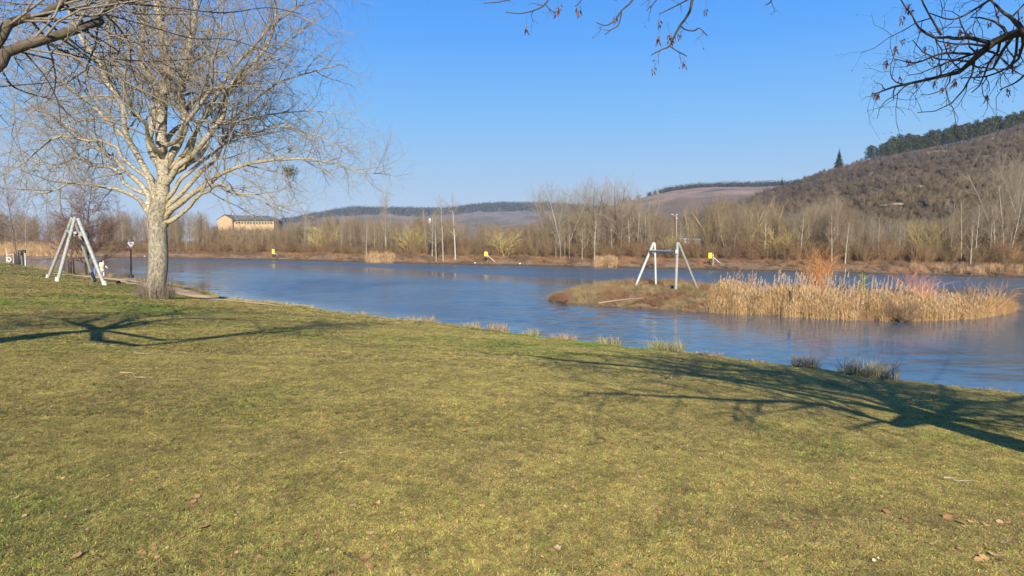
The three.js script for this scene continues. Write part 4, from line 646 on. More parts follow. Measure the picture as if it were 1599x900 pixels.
shrubAt('trailing_shrub', iz(1410, 501, .05), 1.5, 120, .013, 1.5, 3, twigM(.16, .105, .055), 'dark tangled shrub trailing into the water at the island front', 203);
shrubAt('arching_willow', iz(1538, 489, .1), 2.4, 50, .014, .9, 3, twigM(.36, .21, .09), 'reddish willow shrub arching out at the right tip of the island', 204);
shrubAt('red_herb_shrub', iz(880, 471, .15), .85, 70, .009, 1.3, 3, twigM(.20, .095, .065), 'low dark red shrub at the left tip of the island', 205);
shrubAt('brown_herb_shrub', iz(1006, 452, .7), .7, 60, .008, 1.0, 3, twigM(.20, .12, .08), 'low brown shrub in front of the left leg of the island frame', 206);
shrubAt('brown_herb_shrub', iz(1082, 461, .5), .8, 60, .008, 1.0, 3, twigM(.18, .115, .075), 'low grey-brown shrub between the right legs of the island frame', 207);
{ // greenish ivy-clad sapling
  const p = iz(1345, 482, .25), r = rng(9), st = new TB(), lf = new TB(), H = 2.0; st.tube(curve([V(0, -.1, 0), V(.05, H * .5, 0), V(-.03, H, .05)], 6), (t) => .03 * (1 - .7 * t), 5); for (let k = 0; k < 16; k++) { const y = .4 + 1.4 * r(), a = (r() - .5) * 2.2, L = .5 + .7 * r(); st.cone(V(0, y, 0), V(Math.cos(a) * L * (r() < .75 ? 1 : -1), y + L * .55, Math.sin(a) * L), .01); }
  for (let k = 0; k < 420; k++) { const y = .1 + 1.75 * r(), a = r() * 6.28, q = V(Math.cos(a) * .09, y, Math.sin(a) * .09), d = V(Math.cos(a), .3, Math.sin(a)); lf.face(q, q.clone().addScaledVector(d, .06).add(V(.03 * r(), .03, 0)), q.clone().add(V(.02, .06, .03 * (r() - .5)))); }
  plant('sapling', [['stem', st, twigM(.36, .31, .12)], ['foliage', lf, std(C(.21, .22, .06), .8)]], p, 'greenish sapling with a leafy stem and branches slanting right, in the island reeds', 'sapling');
}
{ const tb = new TB(), p = iz(1234, 490, .1); tb.tube([V(0, -.3, 0), V(.02, .6, 0), V(-.03, 1.2, 0)], () => .065, 7, true, .2); const m = thing('wooden_post', tb.build(), std(C(.045, .035, .028), .9), 'dark old wooden post standing upright among the reeds', 'post'); m.position.copy(p); }
{ const tb = new TB(), a = iz(935, 475, .34), b = iz(1005, 468, .48); a.y += .05; b.y += .09; tb.tube(curve([a, a.clone().lerp(b, .4).add(V(0, .06, .2)), b], 10), (t) => .055 * (1 - .5 * t), 7, true, .3); thing('driftwood_log', tb.build(), std(C(.25, .19, .12), .9), 'pale bleached driftwood log lying along the island bank', 'log'); }

// ---------------------------------------------------------------- the two steel frames
const steelTex = tex(256, 256, (u, v) => { const n = fbm(u * 10, v * 10, 4, 10), w = smooth(.55, .75, fbm(u * 4, v * 12, 3, 4)), k = .85 + .3 * n; return [lerp(.37, .29, w) * k, lerp(.38, .30, w) * k, lerp(.36, .28, w) * k]; });
const steel = std(C(1, 1, 1), .55, { map: steelTex, metalness: .15 }), concrete = std(C(.55, .52, .45), .9), rubber = std(C(.012, .012, .013), .6), blackM = std(C(.015, .015, .017), .5);
function pole(a, b, r, sides = 14) { const tb = new TB(); tb.tube([a, a.clone().lerp(b, .5), b], () => r, sides, true); const d = a.clone().sub(b).normalize(), o = tb.count; const c = tb.vert(a, d, 0, 0); for (let s = 0; s < sides; s++) tb.tri(c, s + 1, s); return tb.build(); }
{
  const g = base('island_frame', 'pale steel portal of two leaning pairs of poles and a crossbar on the island', 'frame', iz(1055, 459, .55)), o = g.position, rel = (v) => v.clone().sub(o), low = (v) => v.clone().add(V(0, -.25, 0));
  const aR = at(1058, 378.5, 44.3), aL = at(1021, 379, 51.0), R = .085;
  part('pole', pole(low(rel(iz(1055, 459, .5))), rel(aR), R + .01), steel, g); part('pole', pole(low(rel(iz(1093.5, 457, .45))), rel(aR).add(V(.06, -.05, .03)), R), steel, g);
  part('pole', pole(low(rel(iz(989.5, 449, .6))), rel(aL), R + .012), steel, g); part('pole', pole(low(rel(iz(1024.5, 447, .65))), rel(aL).add(V(.08, -.04, -.03)), R), steel, g);
  part('crossbar', pole(rel(at(1015.5, 392.5, 50.6)), rel(at(1057, 393.5, 44.4)), .09), steel, g);
  for (const [x, y, z] of [[1056.5, 393.5, 44.35], [1020, 392.7, 50.5]]) part('clamp', new RoundedBoxGeometry(.2, .26, .2, 1, .03).translate(...rel(at(x, y, z)).toArray()), steel, g);
  part('base_plate', new RoundedBoxGeometry(.4, .5, .06, 1, .02).translate(...rel(iz(1047, 452, .75)).toArray()), blackM, g);
}
{
  const f1 = onLawn(88, 440), f2 = onLawn(164.5, 446), f3 = onLawn(73, 434.5), f4 = onLawn(147, 439), D = -f1.z, o = onLawn(118, 442);
  const g = base('lawn_frame', 'pale steel A-shaped frame of four poles with a tyre, on the left lawn', 'frame', o), rel = (v) => v.clone().sub(o);
  const D2 = D * 1.06, a1 = at(117, 339, D), a2 = at(112.5, 340.5, D2), R = .0025 * D;
  const leg = (f, a, r) => { part('pole', pole(rel(f).add(V(0, -.2, 0)), rel(a), r), steel, g); const t = rel(f), d = rel(a).sub(t).normalize(); part('concrete_foot', pole(t.clone().add(V(0, -.25, 0)), t.clone().addScaledVector(d, .32), r * 1.28, 10), concrete, g); };
  leg(f1, a1, R); leg(f2, at(121, 341, D * .99), R * 1.05); leg(f3, a2, R * .95); leg(f4, at(117.5, 347, D2), R * .9);
  part('crossbar', pole(rel(at(104, 362, D2)), rel(at(118, 364.5, D)), .13), steel, g);
  const bm = new RoundedBoxGeometry(1, 1, 1, 1, .04), pA = at(107, 365, D * 1.0), pB = at(131, 366, D * 1.01); bm.scale(pA.distanceTo(pB), .0066 * D, .2); const mid = pA.clone().lerp(pB, .5); bm.translate(...rel(mid).toArray()); part('beam', bm, std(C(.26, .235, .2), .85), g);
  const ty = new THREE.TorusGeometry(.0062 * D, .0026 * D, 10, 26); ty.rotateY(-.5); ty.translate(...rel(at(132.5, 368.5, D * 1.03)).toArray()); part('tyre', ty, rubber, g);
  part('black_sleeve', pole(rel(at(143, 427, D2 * .995)), rel(at(148, 438.5, D2 * .985)), R * .95), blackM, g);
}
// ---------------------------------------------------------------- water basketball hoop
{
  const o = onY(204, 432, 0), D = -o.z, g = base('water_hoop', 'black pole with a white fan-shaped backboard and hoop standing in the lake', 'basketball hoop', o), rel = (v) => v.clone().sub(o), white = std(C(.75, .75, .74), .6);
  part('pole', pole(V(0, -.4, 0), rel(at(204, 389, D)), .0010 * D), blackM, g); part('base', new THREE.CylinderGeometry(.0036 * D, .004 * D, .0024 * D, 20).translate(0, .0012 * D, 0), blackM, g);
  const sh = new THREE.Shape(), k = D / F, c = rel(at(204.5, 381.5, D * .998)); sh.moveTo(-4.2 * k, 3.4 * k); sh.lineTo(4.4 * k, 3.4 * k); sh.lineTo(4.9 * k, .5 * k); sh.lineTo(1.2 * k, -4.2 * k); sh.lineTo(-1 * k, -4.2 * k); sh.lineTo(-4.7 * k, .5 * k); sh.closePath();
  const gb = new THREE.ExtrudeGeometry(sh, { depth: .05, bevelEnabled: true, bevelSize: .01, bevelThickness: .01, bevelSegments: 1 }); gb.translate(...c.toArray()); part('backboard', gb, white, g);
  const tr = new THREE.Shape(); tr.moveTo(-2.4 * k, 1.6 * k); tr.lineTo(2.6 * k, 1.6 * k); tr.lineTo(.2 * k, -1.9 * k); tr.closePath(); const tg = new THREE.ExtrudeGeometry(tr, { depth: .01, bevelEnabled: false }); tg.translate(c.x, c.y, c.z + .066); part('target_panel', tg, std(C(.16, .18, .19), .6), g);
  part('top_bar', new RoundedBoxGeometry(5.6 * k, .8 * k, .1, 1, .02).translate(c.x + 1 * k, c.y + 4.1 * k, c.z), blackM, g);
  const rg = new THREE.TorusGeometry(.26, .025, 8, 24).rotateX(Math.PI / 2); rg.translate(c.x, c.y - 4 * k, c.z + .34); part('rim', rg, std(C(.55, .2, .1), .5), g);
  const nt = new TB(); for (let n = 0; n < 12; n++) { const a = n / 12 * 6.283, b = a + .52; for (const q of [b, a - .52]) nt.cone(V(c.x + .26 * Math.cos(a), c.y - 4 * k, c.z + .34 + .26 * Math.sin(a)), V(c.x + .15 * Math.cos(q), c.y - 4 * k - .42, c.z + .34 + .15 * Math.sin(q)), .012); } part('net', nt.build(), white, g);
}
// ---------------------------------------------------------------- things on the far shore
const yellow = std(C(.5, .48, .02), .6), postM = std(C(.42, .39, .34), .7);
{
  const digitTex = (s) => { const cv = document.createElement('canvas'); cv.width = 96; cv.height = 128; const x = cv.getContext('2d'); x.fillStyle = '#e6e000'; x.fillRect(0, 0, 96, 128); if (s) { x.fillStyle = '#26260c'; x.font = 'bold 92px sans-serif'; x.textAlign = 'center'; x.textBaseline = 'middle'; x.fillText(s, 50, 68); } const t = new THREE.CanvasTexture(cv); t.colorSpace = THREE.SRGBColorSpace; return t; };
  const sign = (px, py0, py1, w, post, digit, label, brace) => {
    w *= .88; const d = shoreDist(px) + .9, k = d / F, foot = V((post - CX) * k, bankY(.9) - .1, -d), g = base('number_sign', label, 'sign', foot), c = at(px, (py0 + py1) / 2, d - .12).sub(foot), h = (py1 - py0) * k;
    part('post', pole(V(0, -.2, 0), V(0, c.y + h * .35, 0), .055), postM, g); part('board', new RoundedBoxGeometry(w * k, h, .04, 1, .015).translate(c.x, c.y, c.z), yellow, g); part('bracket', new THREE.BoxGeometry(Math.abs(c.x) + .1, .06, .05).translate(c.x / 2, c.y, c.z - .06), postM, g);
    if (digit) { const f = new THREE.PlaneGeometry(w * k * .86, h * .9); f.translate(c.x, c.y, c.z + .0235); part('digit_panel', f, new THREE.MeshStandardMaterial({ map: digitTex(digit), roughness: .5 }), g); }
    if (brace) part('brace', pole(V(.03, c.y - .25, 0), V(brace * k, .1, -.5), .05), std(C(.6, .57, .5), .7), g);
    const t = new THREE.TorusGeometry(.2, .085, 8, 18); t.translate(c.x + .1, c.y - h * .5 - .42, c.z); part('tyre', t, rubber, g);
  };
  sign(1109.3, 395, 403.5, 6, 1113.5, '2', 'yellow sign with a dark figure on a braced post right of the island frame', 19);
  sign(758.5, 393, 400.5, 5.4, 761.5, '', 'plain yellow sign on a post on the far bank below the yellow-flowered shrub', 12);
  sign(426.3, 389.5, 396.5, 4.4, 429, '', 'small yellow sign on the far bank right of the great poplar', 6);
}
{ // floodlight mast behind the far wood
  const d = 118, foot = V((1056.5 - CX) / F * d, 1.5, -d), k = d / F, g = base('floodlight_mast', 'thin pale mast with two floodlights rising behind the island frame', 'mast', foot), top = at(1056.5, 336, d).sub(foot), m = std(C(.40, .37, .31), .6);
  part('mast', pole(V(0, -.3, 0), top, .085, 8), m, g); part('arm', pole(top.clone().add(V(-6.5 * k, .1, 0)), top.clone().add(V(1 * k, -.2, 0)), .05, 6), m, g);
  for (const [x, y] of [[-7.5, 1], [0, 1]]) part('floodlight', new RoundedBoxGeometry(2.2 * k, 1.7 * k, .3, 1, .05).translate(top.x + x * k, top.y - y * k + .2, .2), std(C(.42, .40, .36), .5), g);
  part('junction_box', new RoundedBoxGeometry(3 * k, 1.6 * k, .3, 1, .04).translate(top.x, top.y - 5.5 * k, .1), m, g);
}
{ // white shed
  const d = 112, k = d / F, foot = V((1077 - CX) * k, 1.5, -d), g = base('white_shed', 'low white shed half hidden in the scrub behind the island frame', 'shed', foot), tp = at(1077, 374.5, d).y - 1.5, W = 25 * k;
  part('wall', new THREE.BoxGeometry(W, tp, 2.4).translate(0, tp / 2, 0), std(C(.62, .62, .6), .8), g); const rf = new RoundedBoxGeometry(W + .3, .16, 2.8, 1, .03); rf.rotateX(.06); rf.translate(0, tp + .08, 0); part('roof', rf, std(C(.72, .72, .70), .6), g); part('door', new THREE.BoxGeometry(.9, tp * .8, .06).translate(-W * .2, tp * .4, 1.22), std(C(.3, .32, .32), .7), g); part('window', new THREE.BoxGeometry(.7, .5, .05).translate(W * .25, tp * .6, 1.22), std(C(.08, .1, .12), .2), g);
}
{ // cream building
  const d = 235, k = d / F, yb = 1.2, foot = V((388 - CX) * k, yb, -d), g = base('cream_building', 'long cream building with dark hipped roof behind the far wood', 'building', foot), cream = std(C(.40, .295, .165), .9), roofM = std(C(.085, .10, .095), .8), dark = std(C(.05, .055, .065), .25);
  const Y = (py) => at(CX, py, d).y - yb, X = (px) => (px - 388) * k;
  const x0 = X(347), x1 = X(429), ye = Y(344.5), yr = Y(335.5), dep = 9;
  part('wall', new THREE.BoxGeometry(x1 - x0, ye, dep).translate((x0 + x1) / 2, ye / 2, -dep / 2), cream, g);
  { const t = new TB(), e = .5, A = V(x0 - e, ye, e), B = V(x1 + e, ye, e), Cc = V(x1 + e, ye, -dep - e), D = V(x0 - e, ye, -dep - e), r0 = V(x0 + 2.2, yr, -dep / 2), r1 = V(x1 - 3.4, yr - .15, -dep / 2); t.face(A, B, r1); t.face(A, r1, r0); t.face(B, Cc, r1); t.face(Cc, D, r0); t.face(Cc, r0, r1); t.face(D, A, r0); t.face(A, D, B); t.face(D, Cc, B); part('roof', t.build(), new THREE.MeshStandardMaterial({ color: roofM.color, roughness: .8, side: THREE.DoubleSide }), g); }
  { const gw = X(367) - X(344), gy = Y(336.5), s = new THREE.Shape(); s.moveTo(0, 0); s.lineTo(gw, 0); s.lineTo(gw, Y(343)); s.lineTo(gw / 2, gy); s.lineTo(0, Y(343)); s.closePath(); const ge = new THREE.ExtrudeGeometry(s, { depth: 1.2, bevelEnabled: false }); ge.translate(X(344), 0, .1); part('gable_wing', ge, std(C(.36, .26, .155), .9), g); const ro = new TB(); const a = V(X(344) - .4, Y(343) - .2, 1.5), b = V(X(344) + gw / 2, gy + .25, 1.5), c = V(X(344) + gw + .4, Y(343) - .2, 1.5), q = V(0, 0, -5); ro.face(a, b, b.clone().add(q)); ro.face(a, b.clone().add(q), a.clone().add(q)); ro.face(b, c, c.clone().add(q)); ro.face(b, c.clone().add(q), b.clone().add(q)); part('gable_roof', ro.build(), new THREE.MeshStandardMaterial({ color: roofM.color, roughness: .8, side: THREE.DoubleSide }), g); }
  for (let n = 0; n < 13; n++) { const x = X(371) + n * (X(427) - X(371)) / 12.4; const w = part('window', new THREE.BoxGeometry(.55, .7, .12).translate(x, ye - .75, .02), dark, g); part('sill', new THREE.BoxGeometry(.7, .08, .2).translate(x, ye - 1.16, .04), cream, w); }
  for (let row = 0; row < 2; row++) for (let n = 0; n < 9; n++) { const x = X(372) + n * 1.35, y = ye - 3.9 - row * 2.6; if (y < .6) continue; const w = part('window', new THREE.BoxGeometry(.9, 1.5, .12).translate(x, y, .02), std(C(.14, .16, .18), .25), g); part('sill', new THREE.BoxGeometry(1.05, .1, .22).translate(x, y - .82, .05), cream, w); }
  part('chimney', new THREE.BoxGeometry(.7, 1.3, .7).translate(X(352), yr + .1, -dep / 2 - .6), std(C(.3, .18, .13), .9), g);
}
{ const d = 215, k = d / F, foot = V((485 - CX) * k, 1.2, -d), g = base('flat_building', 'low flat-roofed cream building just showing over the wood right of the cream building', 'building', foot), h = at(CX, 355.5, d).y - 1.2; part('wall', new THREE.BoxGeometry(32 * k, h, 6).translate(0, h / 2, -3), std(C(.56, .45, .27), .9), g); part('roof', new THREE.BoxGeometry(33 * k, .3, 6.4).translate(0, h + .15, -3), std(C(.48, .42, .3), .9), g); for (let n = 0; n < 5; n++) part('window', new THREE.BoxGeometry(.8, 1, .1).translate((n - 2) * 5 * k, h - 1.3, .02), std(C(.06, .07, .08), .3), g); }
{ const d = 900, k = d / F, foot = at(671, 352, d), g = base('white_tower', 'tiny white tower in front of the distant hill above the wood', 'tower', foot); part('shaft', new THREE.CylinderGeometry(1.9 * k, 1.9 * k, 11 * k, 12).translate(0, 4 * k, 0), std(C(.75, .74, .72), .8), g); part('cap', new THREE.ConeGeometry(2.1 * k, 2 * k, 12).translate(0, 10.5 * k, 0), std(C(.6, .58, .56), .8), g); }
{ // small white house high on the right hill
  const a = (1569 - 1000) / 1150, p = hillR.P(a, .80).p, q = at(1569, 213.5, -p.z), g = base('white_house', 'small white house high on the right hill just below the pines', 'house', V(q.x, q.y - 2, q.z)), k = -p.z / F; part('wall', new THREE.BoxGeometry(12 * k, 4 * k + 2, 4).translate(0, 1, 0), std(C(.7, .68, .64), .8), g); const rf = new THREE.CylinderGeometry(3.2, 3.2, 12.6 * k, 3, 1); rf.rotateZ(Math.PI / 2); rf.scale(1, .45, 1); rf.translate(0, 2 * k + 3, 0); part('roof', rf, std(C(.5, .42, .38), .9), g); for (const x of [-3.4, 0, 3.2]) part('window', new THREE.BoxGeometry(1.5 * k, 1.6 * k, .15).translate(x * k, 1.4, 2.02), std(C(.1, .11, .12), .4), g); }
{ // bare pale rocks on the hillside
  for (const [px, py, w, lab] of [[1436, 296, 15, 'pale bare rock patch in the middle of the scrub hillside'], [1405, 324, 22, 'long pale earth scar low on the scrub hillside'], [1385, 327, 12, 'small pale rock left of the long earth scar'], [1552, 220, 9, 'pale rock by the small white house']]) {
    const a = (px - 1000) / 1150; let best = .1; for (let b = .02; b < .85; b += .004) { const p = hillR.P(a, b).p, y = 450 - F * Math.tan(Math.atan2(p.y - EYE, -p.z) + PITCH); if (y < py) { best = b; break; } }
    const p = hillR.P(a, best).p, k = -p.z / F, ge = new THREE.IcosahedronGeometry(1, 3), P = ge.attributes.position; for (let i = 0; i < P.count; i++) { const n = .7 + .6 * fbm(P.getX(i) * 2 + px, P.getY(i) * 2 + P.getZ(i), 3); P.setXYZ(i, P.getX(i) * n * w * .5 * k, P.getY(i) * n * 2.6 * k, P.getZ(i) * n * 3); } ge.computeVertexNormals(); const m = thing('hillside_rock', ge, std(C(.42, .34, .26), 1), lab, 'rock'); m.position.copy(p).add(V(0, .8, 0));
  }
}
{ // reed fringes of the far shore
  const r = rng(88), A = [], Ac = [], g = reedClump(5, 10, 1.0, false);
  const run = (x0, x1, n, h, w0, w1) => { for (let k = 0; k < n; k++) { const px = lerp(x0, x1, r()), p = bank(px, lerp(w0, w1, r())), s = h * (.7 + .5 * r()), k2 = .8 + .4 * r(); A.push(mat4(p.x, Math.max(p.y, -.1), p.z, r() * 6.28, s * .9, s)); Ac.push(C(.52 * k2, .35 * k2, .18 * k2)); } };
  run(572, 615, 90, 1.7, -.3, 1.2); run(928, 962, 70, 1.5, -.2, 1.4); run(-120, 95, 620, 2.6, -1.5, 5); run(95, 150, 60, 1.6, -.3, 1); run(1420, 1700, 110, .9, .2, 2.5);
  stuff('shore_reeds', g, reedM, A, Ac, 'tan reed fringes along the foot of the far bank', 'reeds');
}
{ // a few pale stones at the water's edge over there
  const ge = new THREE.IcosahedronGeometry(.15, 2); ge.scale(1.2, .8, .9); let first;
  for (const [px, lab] of [[812, 'pale round stone at the far waterline left of the tall clump'], [742, 'flat pale stone at the far waterline left of the middle yellow sign'], [226, 'white stone on the far bank left of the great poplar trunk'], [1004, 'pale stone on the far bank left of the island frame']]) { const p = bank(px, .35); if (!first) { first = thing('shore_stone', ge, std(C(.6, .55, .47), .9), lab, 'stone'); first.position.copy(p); } else copy(first, p, px, 1, lab); }
}
{
  const G = [grassTuft(101, 14, .034, .0042, .5), grassTuft(102, 14, .042, .0042, .85), grassTuft(103, 12, .055, .0042, 1.2)], mats = [[], [], []], cols = [[], [], []], r = rng(500);
  const zone = (d0, d1, n, s0, s1) => {
    for (let k = 0; k < n; k++) {
      const d = Math.sqrt(lerp(d0 * d0, d1 * d1, r())), x = (r() * 2 - 1) * (.76 * d + 1.6); const [t, s] = tsOf(x, d), u = t * 21 / shoreT(s); if (u > 20.85 - .3 * r()) continue; if (s > 34 && sandIn(s, u) > -.15 * r()) continue;
      const [dry, br] = patchTone(x, d), q = r(), edge = smooth(19.6, 20.7, u), dd = clamp(dry + .04 + .7 * (q - .5) + .5 * edge), mot = .86 + .36 * smooth(.28, .72, .42 * vnoise(x * 14 + 7, d * 12) + .34 * vnoise(x * 5.3 + 31, d * 4.6) + .24 * vnoise(x * 1.9 + 3, d * 1.7)), c = turf(clamp(dd + .45 * (fbm(x * 5 + 50, d * 4 + 4, 2) - .5)), clamp(br + .5 * smooth(.62, .8, fbm(x * 3.1 + 11, d * 2.7, 3))) * r() * (1 - edge * .5), mot * (.42 + 1.2 * r())), v = r() < dd * .8 + .1 ? (r() < .5 ? 1 : 2) : 0, sc = lerp(s0, s1, (d - d0) / (d1 - d0)) * (.75 + .5 * r());
      mats[v].push(mat4(x, lawnY(x, d), -d, r() * 6.28, sc, sc * (1 + .25 * edge))); cols[v].push(C(c[0], c[1], c[2]));
    }
  };
  zone(2.2, 7, 95000, .85, 1.05); zone(7, 13, 120000, 1.05, 1.6); zone(13, 26, 130000, 1.6, 2.6); zone(26, 52, 90000, 2.6, 4.2); zone(52, 120, 50000, 4.2, 7);
  const gm = std(C(1, 1, 1), .9, { vertexColors: true }); ['short green blades of the lawn', 'leaning pale blades of the lawn', 'flattened straw-dry blades of the lawn'].forEach((l, v) => stuff('grass', G[v], gm, mats[v], cols[v], l, 'grass'));
}
// fallen leaves, the larger ones singly, the crumbs as one litter
function leafGeo(seed, lobes) {
  const r = rng(seed), n = 18, pos = [], idx = [], R = .055, curl = .25 + .35 * r();
  const put = (x, z) => pos.push(x, .012 + curl * (x * x * 9 + z * z * 3) * .9 + .006 * (r() - .5), z); put(0, 0);
  for (let k = 0; k < n; k++) { const a = k / n * 6.283, rr = R * (.62 + .38 * Math.abs(Math.cos(a * lobes / 2 + .2)) + .12 * (r() - .5)); put(Math.cos(a) * rr, Math.sin(a) * rr * .82); }
  for (let k = 0; k < n; k++) idx.push(0, 1 + (k + 1) % n, 1 + k);
  const g = new THREE.BufferGeometry(); g.setAttribute('position', new THREE.Float32BufferAttribute(pos, 3)); g.setIndex(idx); g.computeVertexNormals(); return g;
}
{
  const r = rng(321), geos = [leafGeo(1, 5), leafGeo(2, 3), leafGeo(3, 7), leafGeo(4, 2)], cols = [[.37, .215, .095], [.31, .17, .07], [.26, .13, .055], [.42, .28, .14], [.2, .1, .05]].map((c) => std(C(...c), .85, { side: THREE.DoubleSide }));
  const spots = [[1300, 788, 1.1], [1306, 799, .8], [1387, 803, 1.2], [1399, 807, .9], [1413, 813, .9], [1429, 822, .7], [1451, 816, .8], [1481, 812, 1.4], [1489, 805, 1], [1500, 819, 1.1], [1515, 817, .9], [1459, 832, .9], [1540, 822, .9], [1561, 818, 1], [1574, 818, .8], [1580, 846, 1.2], [1570, 851, 1.1], [1547, 861, 1.2], [1553, 869, 1.1], [1537, 874, 1], [1527, 876, .9], [1561, 879, 1.1], [1456, 852, .9], [1500, 860, .8], [1332, 749, .9], [318, 827, 1.2], [311, 831, .8], [306, 778, 1], [302, 786, .9], [575, 872, 1.2], [566, 879, 1], [580, 888, 1.1], [861, 862, 1], [870, 858, .9], [889, 873, 1], [577, 835, 1], [496, 836, .9], [1135, 760, .9], [856, 764, .8], [1000, 748, .8], [1028, 798, .8], [1190, 880, .9], [1080, 838, .8], [752, 792, .8], [430, 832, .9], [1170, 630, .9], [240, 860, .9], [120, 872, 1], [675, 890, 1]];
  const label = 'curled dry brown leaf lying on the lawn', group = 'dry fallen leaves on the lawn';
  for (const [px, py, s] of spots) { const p = onLawn(px, py); const m = thing('fallen_leaf', geos[Math.floor(r() * 4)], cols[Math.floor(r() * 4)], label, 'leaf', group); p.y += .004; m.position.copy(p); m.rotation.set((r() - .5) * .9, r() * 6.28, (r() - .5) * .7, 'YXZ'); m.scale.setScalar(s * (.44 + .22 * r())); }
  const A = [], Ac = []; for (let k = 0; k < 4200; k++) { const d = 3 + 24 * Math.pow(r(), 1.3), x = (r() * 2 - 1) * (.76 * d + 1); if (uOf(x, d) > 20.6) continue; const s = (.12 + .26 * r() * r()) * (1 + d * .03); A.push(mat4(x, lawnY(x, d) + .006, -d, r() * 6.28, s, s, s, (r() - .5) * .9, (r() - .5) * .9)); const k2 = .7 + .6 * r(), w = r(); Ac.push(w < .5 ? C(.36 * k2, .22 * k2, .10 * k2) : w < .985 ? C(.22 * k2, .12 * k2, .055 * k2) : C(.55 * k2, .48 * k2, .36 * k2)); }
  stuff('leaf_litter', geos[1], std(C(1, 1, 1), .85, { side: THREE.DoubleSide }), A, Ac, 'crumbs of dry leaves scattered through the turf', 'litter');
  // leaves washed up along the edge of the lawn
  const B = [], Bc = []; for (const [px, n, w] of [[1040, 60, 40], [1262, 70, 40], [1365, 110, 70], [1110, 40, 40], [952, 40, 30], [881, 30, 30], [1185, 30, 30]]) for (let k = 0; k < n; k++) { const x = px + (r() - .5) * w, q = edgeAt(x, 20.2 + .75 * r()); B.push(mat4(q.x, q.y + .02, q.z, r() * 6.28, .8 + .5 * r(), 1, 1, (r() - .5) * 1.2, (r() - .5) * 1.2)); const k2 = .7 + .5 * r(); Bc.push(C(.40 * k2, .23 * k2, .115 * k2)); }
  stuff('leaf_drift', geos[0], std(C(1, 1, 1), .85, { side: THREE.DoubleSide }), B, Bc, 'drift of pale dead leaves along the lawn edge by the water', 'leaves');
}
function edgeAt(px, u) { const r = ray(px, 400), k = r.x / -r.z; let lo = 5, hi = 140; for (let i = 0; i < 40; i++) { const m = (lo + hi) / 2; if (uOf(k * m, m) < u) lo = m; else hi = m; } return V(k * lo, lawnY(k * lo, lo), -lo); }
{ // tufts of dry sedge along the water
  const r = rng(66), tuft = (seed, H, R, n) => { const q = rng(seed), t = new TB(), stalk = new TB(); for (let k = 0; k < n; k++) { const a = q() * 6.28, rr = R * Math.sqrt(q()), p = V(Math.cos(a) * rr, -.05, Math.sin(a) * rr), l = H * (.5 + .7 * q()), b = q() * 6.28, o = .25 + .65 * q(), d = V(Math.cos(b) * o, 1, Math.sin(b) * o).normalize(), m = p.clone().addScaledVector(d, l * .6), e = m.clone().add(V(Math.cos(b) * l * .35, l * .22, Math.sin(b) * l * .35)); t.blade(p, e, m, .015, V(-Math.sin(b), 0, Math.cos(b))); if (k % 30 === 0) stalk.cone(p, p.clone().add(V(.1 * (q() - .5), H * (1.2 + .5 * q()), .1)), .006); } return [t, stalk]; };
  const list = [[1042, 20.75, .30, .55, 340, 'wide dry sedge tuft at the water edge below the island, second largest of the row'], [1362, 20.7, .36, .62, 420, 'largest dry sedge tuft with dead leaves at its foot, far right at the water edge'], [1262, 20.7, .30, .34, 170, 'upright sedge tuft with a tall brown stalk left of the largest tuft'], [952, 20.75, .24, .4, 160, 'low sedge tuft with brown leaves left of the second largest tuft'], [881, 20.8, .24, .42, 190, 'small sedge tuft at the water edge below the island tip'], [829, 20.8, .26, .3, 110, 'thin sedge tuft left of the island tip at the water edge'], [776, 20.8, .30, .4, 190, 'brownish sedge tuft at the middle of the lawn edge'], [735, 20.85, .25, .34, 150, 'greenish sedge tuft left of the middle of the lawn edge'], [662, 20.85, .25, .5, 200, 'long low sedge tuft on the lawn edge right of the sand strip'], [632, 20.8, .2, .4, 110, 'faint sedge tuft left of the long low one'], [560, 20.8, .18, .3, 80, 'smallest sedge tuft by the narrow end of the lake edge'], [1560, 20.8, .1, .35, 90, 'short sedge tuft in the tree shadow at the right edge'], [1112, 20.7, .12, .4, 110, 'flat sedge tuft between the two largest tufts']];
  for (const [px, u, H, R, n, lab] of list) { const [t, s] = tuft(px, H * 1.65, R * 1.15, Math.round(n * 1.2)), p = edgeAt(px, u - .25); plant('sedge_tuft', [['blades', t, std([C(.34, .28, .125), C(.28, .26, .11), C(.37, .25, .12)][px % 3], .9)], ['stalks', s, std(C(.24, .14, .07), .9)]], p, lab, 'tuft'); }
  // coarse fringe between the sand strip and the water, and along the left bank
  const [t] = tuft(5, .3, .35, 70), g = t.build(), A = [], Ac = []; for (let k = 0; k < 420; k++) { const s = 33 + 120 * r() * r(), u = (s < 86 ? 19.7 : 19.2) + 1.2 * r(), [x, d] = ST(s, u), h = .45 + .75 * r(); A.push(mat4(x, lawnY(x, d), -d, r() * 6.28, h, h * (.5 + .6 * r()))); const k2 = .7 + .5 * r(), w = r(); Ac.push(w < .7 ? C(.38 * k2, .29 * k2, .12 * k2) : C(.17 * k2, .18 * k2, .06 * k2)); }
  for (let k = 0; k < 240; k++) { const s = -14 + 50 * r(), u = 20.55 + .35 * r(), [x, d] = ST(s, u), h = .2 + .3 * r(); A.push(mat4(x, lawnY(x, d), -d, r() * 6.28, h, h * (.5 + .5 * r()))); const k2 = .7 + .5 * r(); Ac.push(C(.34 * k2, .27 * k2, .11 * k2)); }
  stuff('coarse_grass', g, std(C(1, 1, 1), .9), A, Ac, 'fringe of coarse dry grass between the sand strip and the water', 'grass');
}
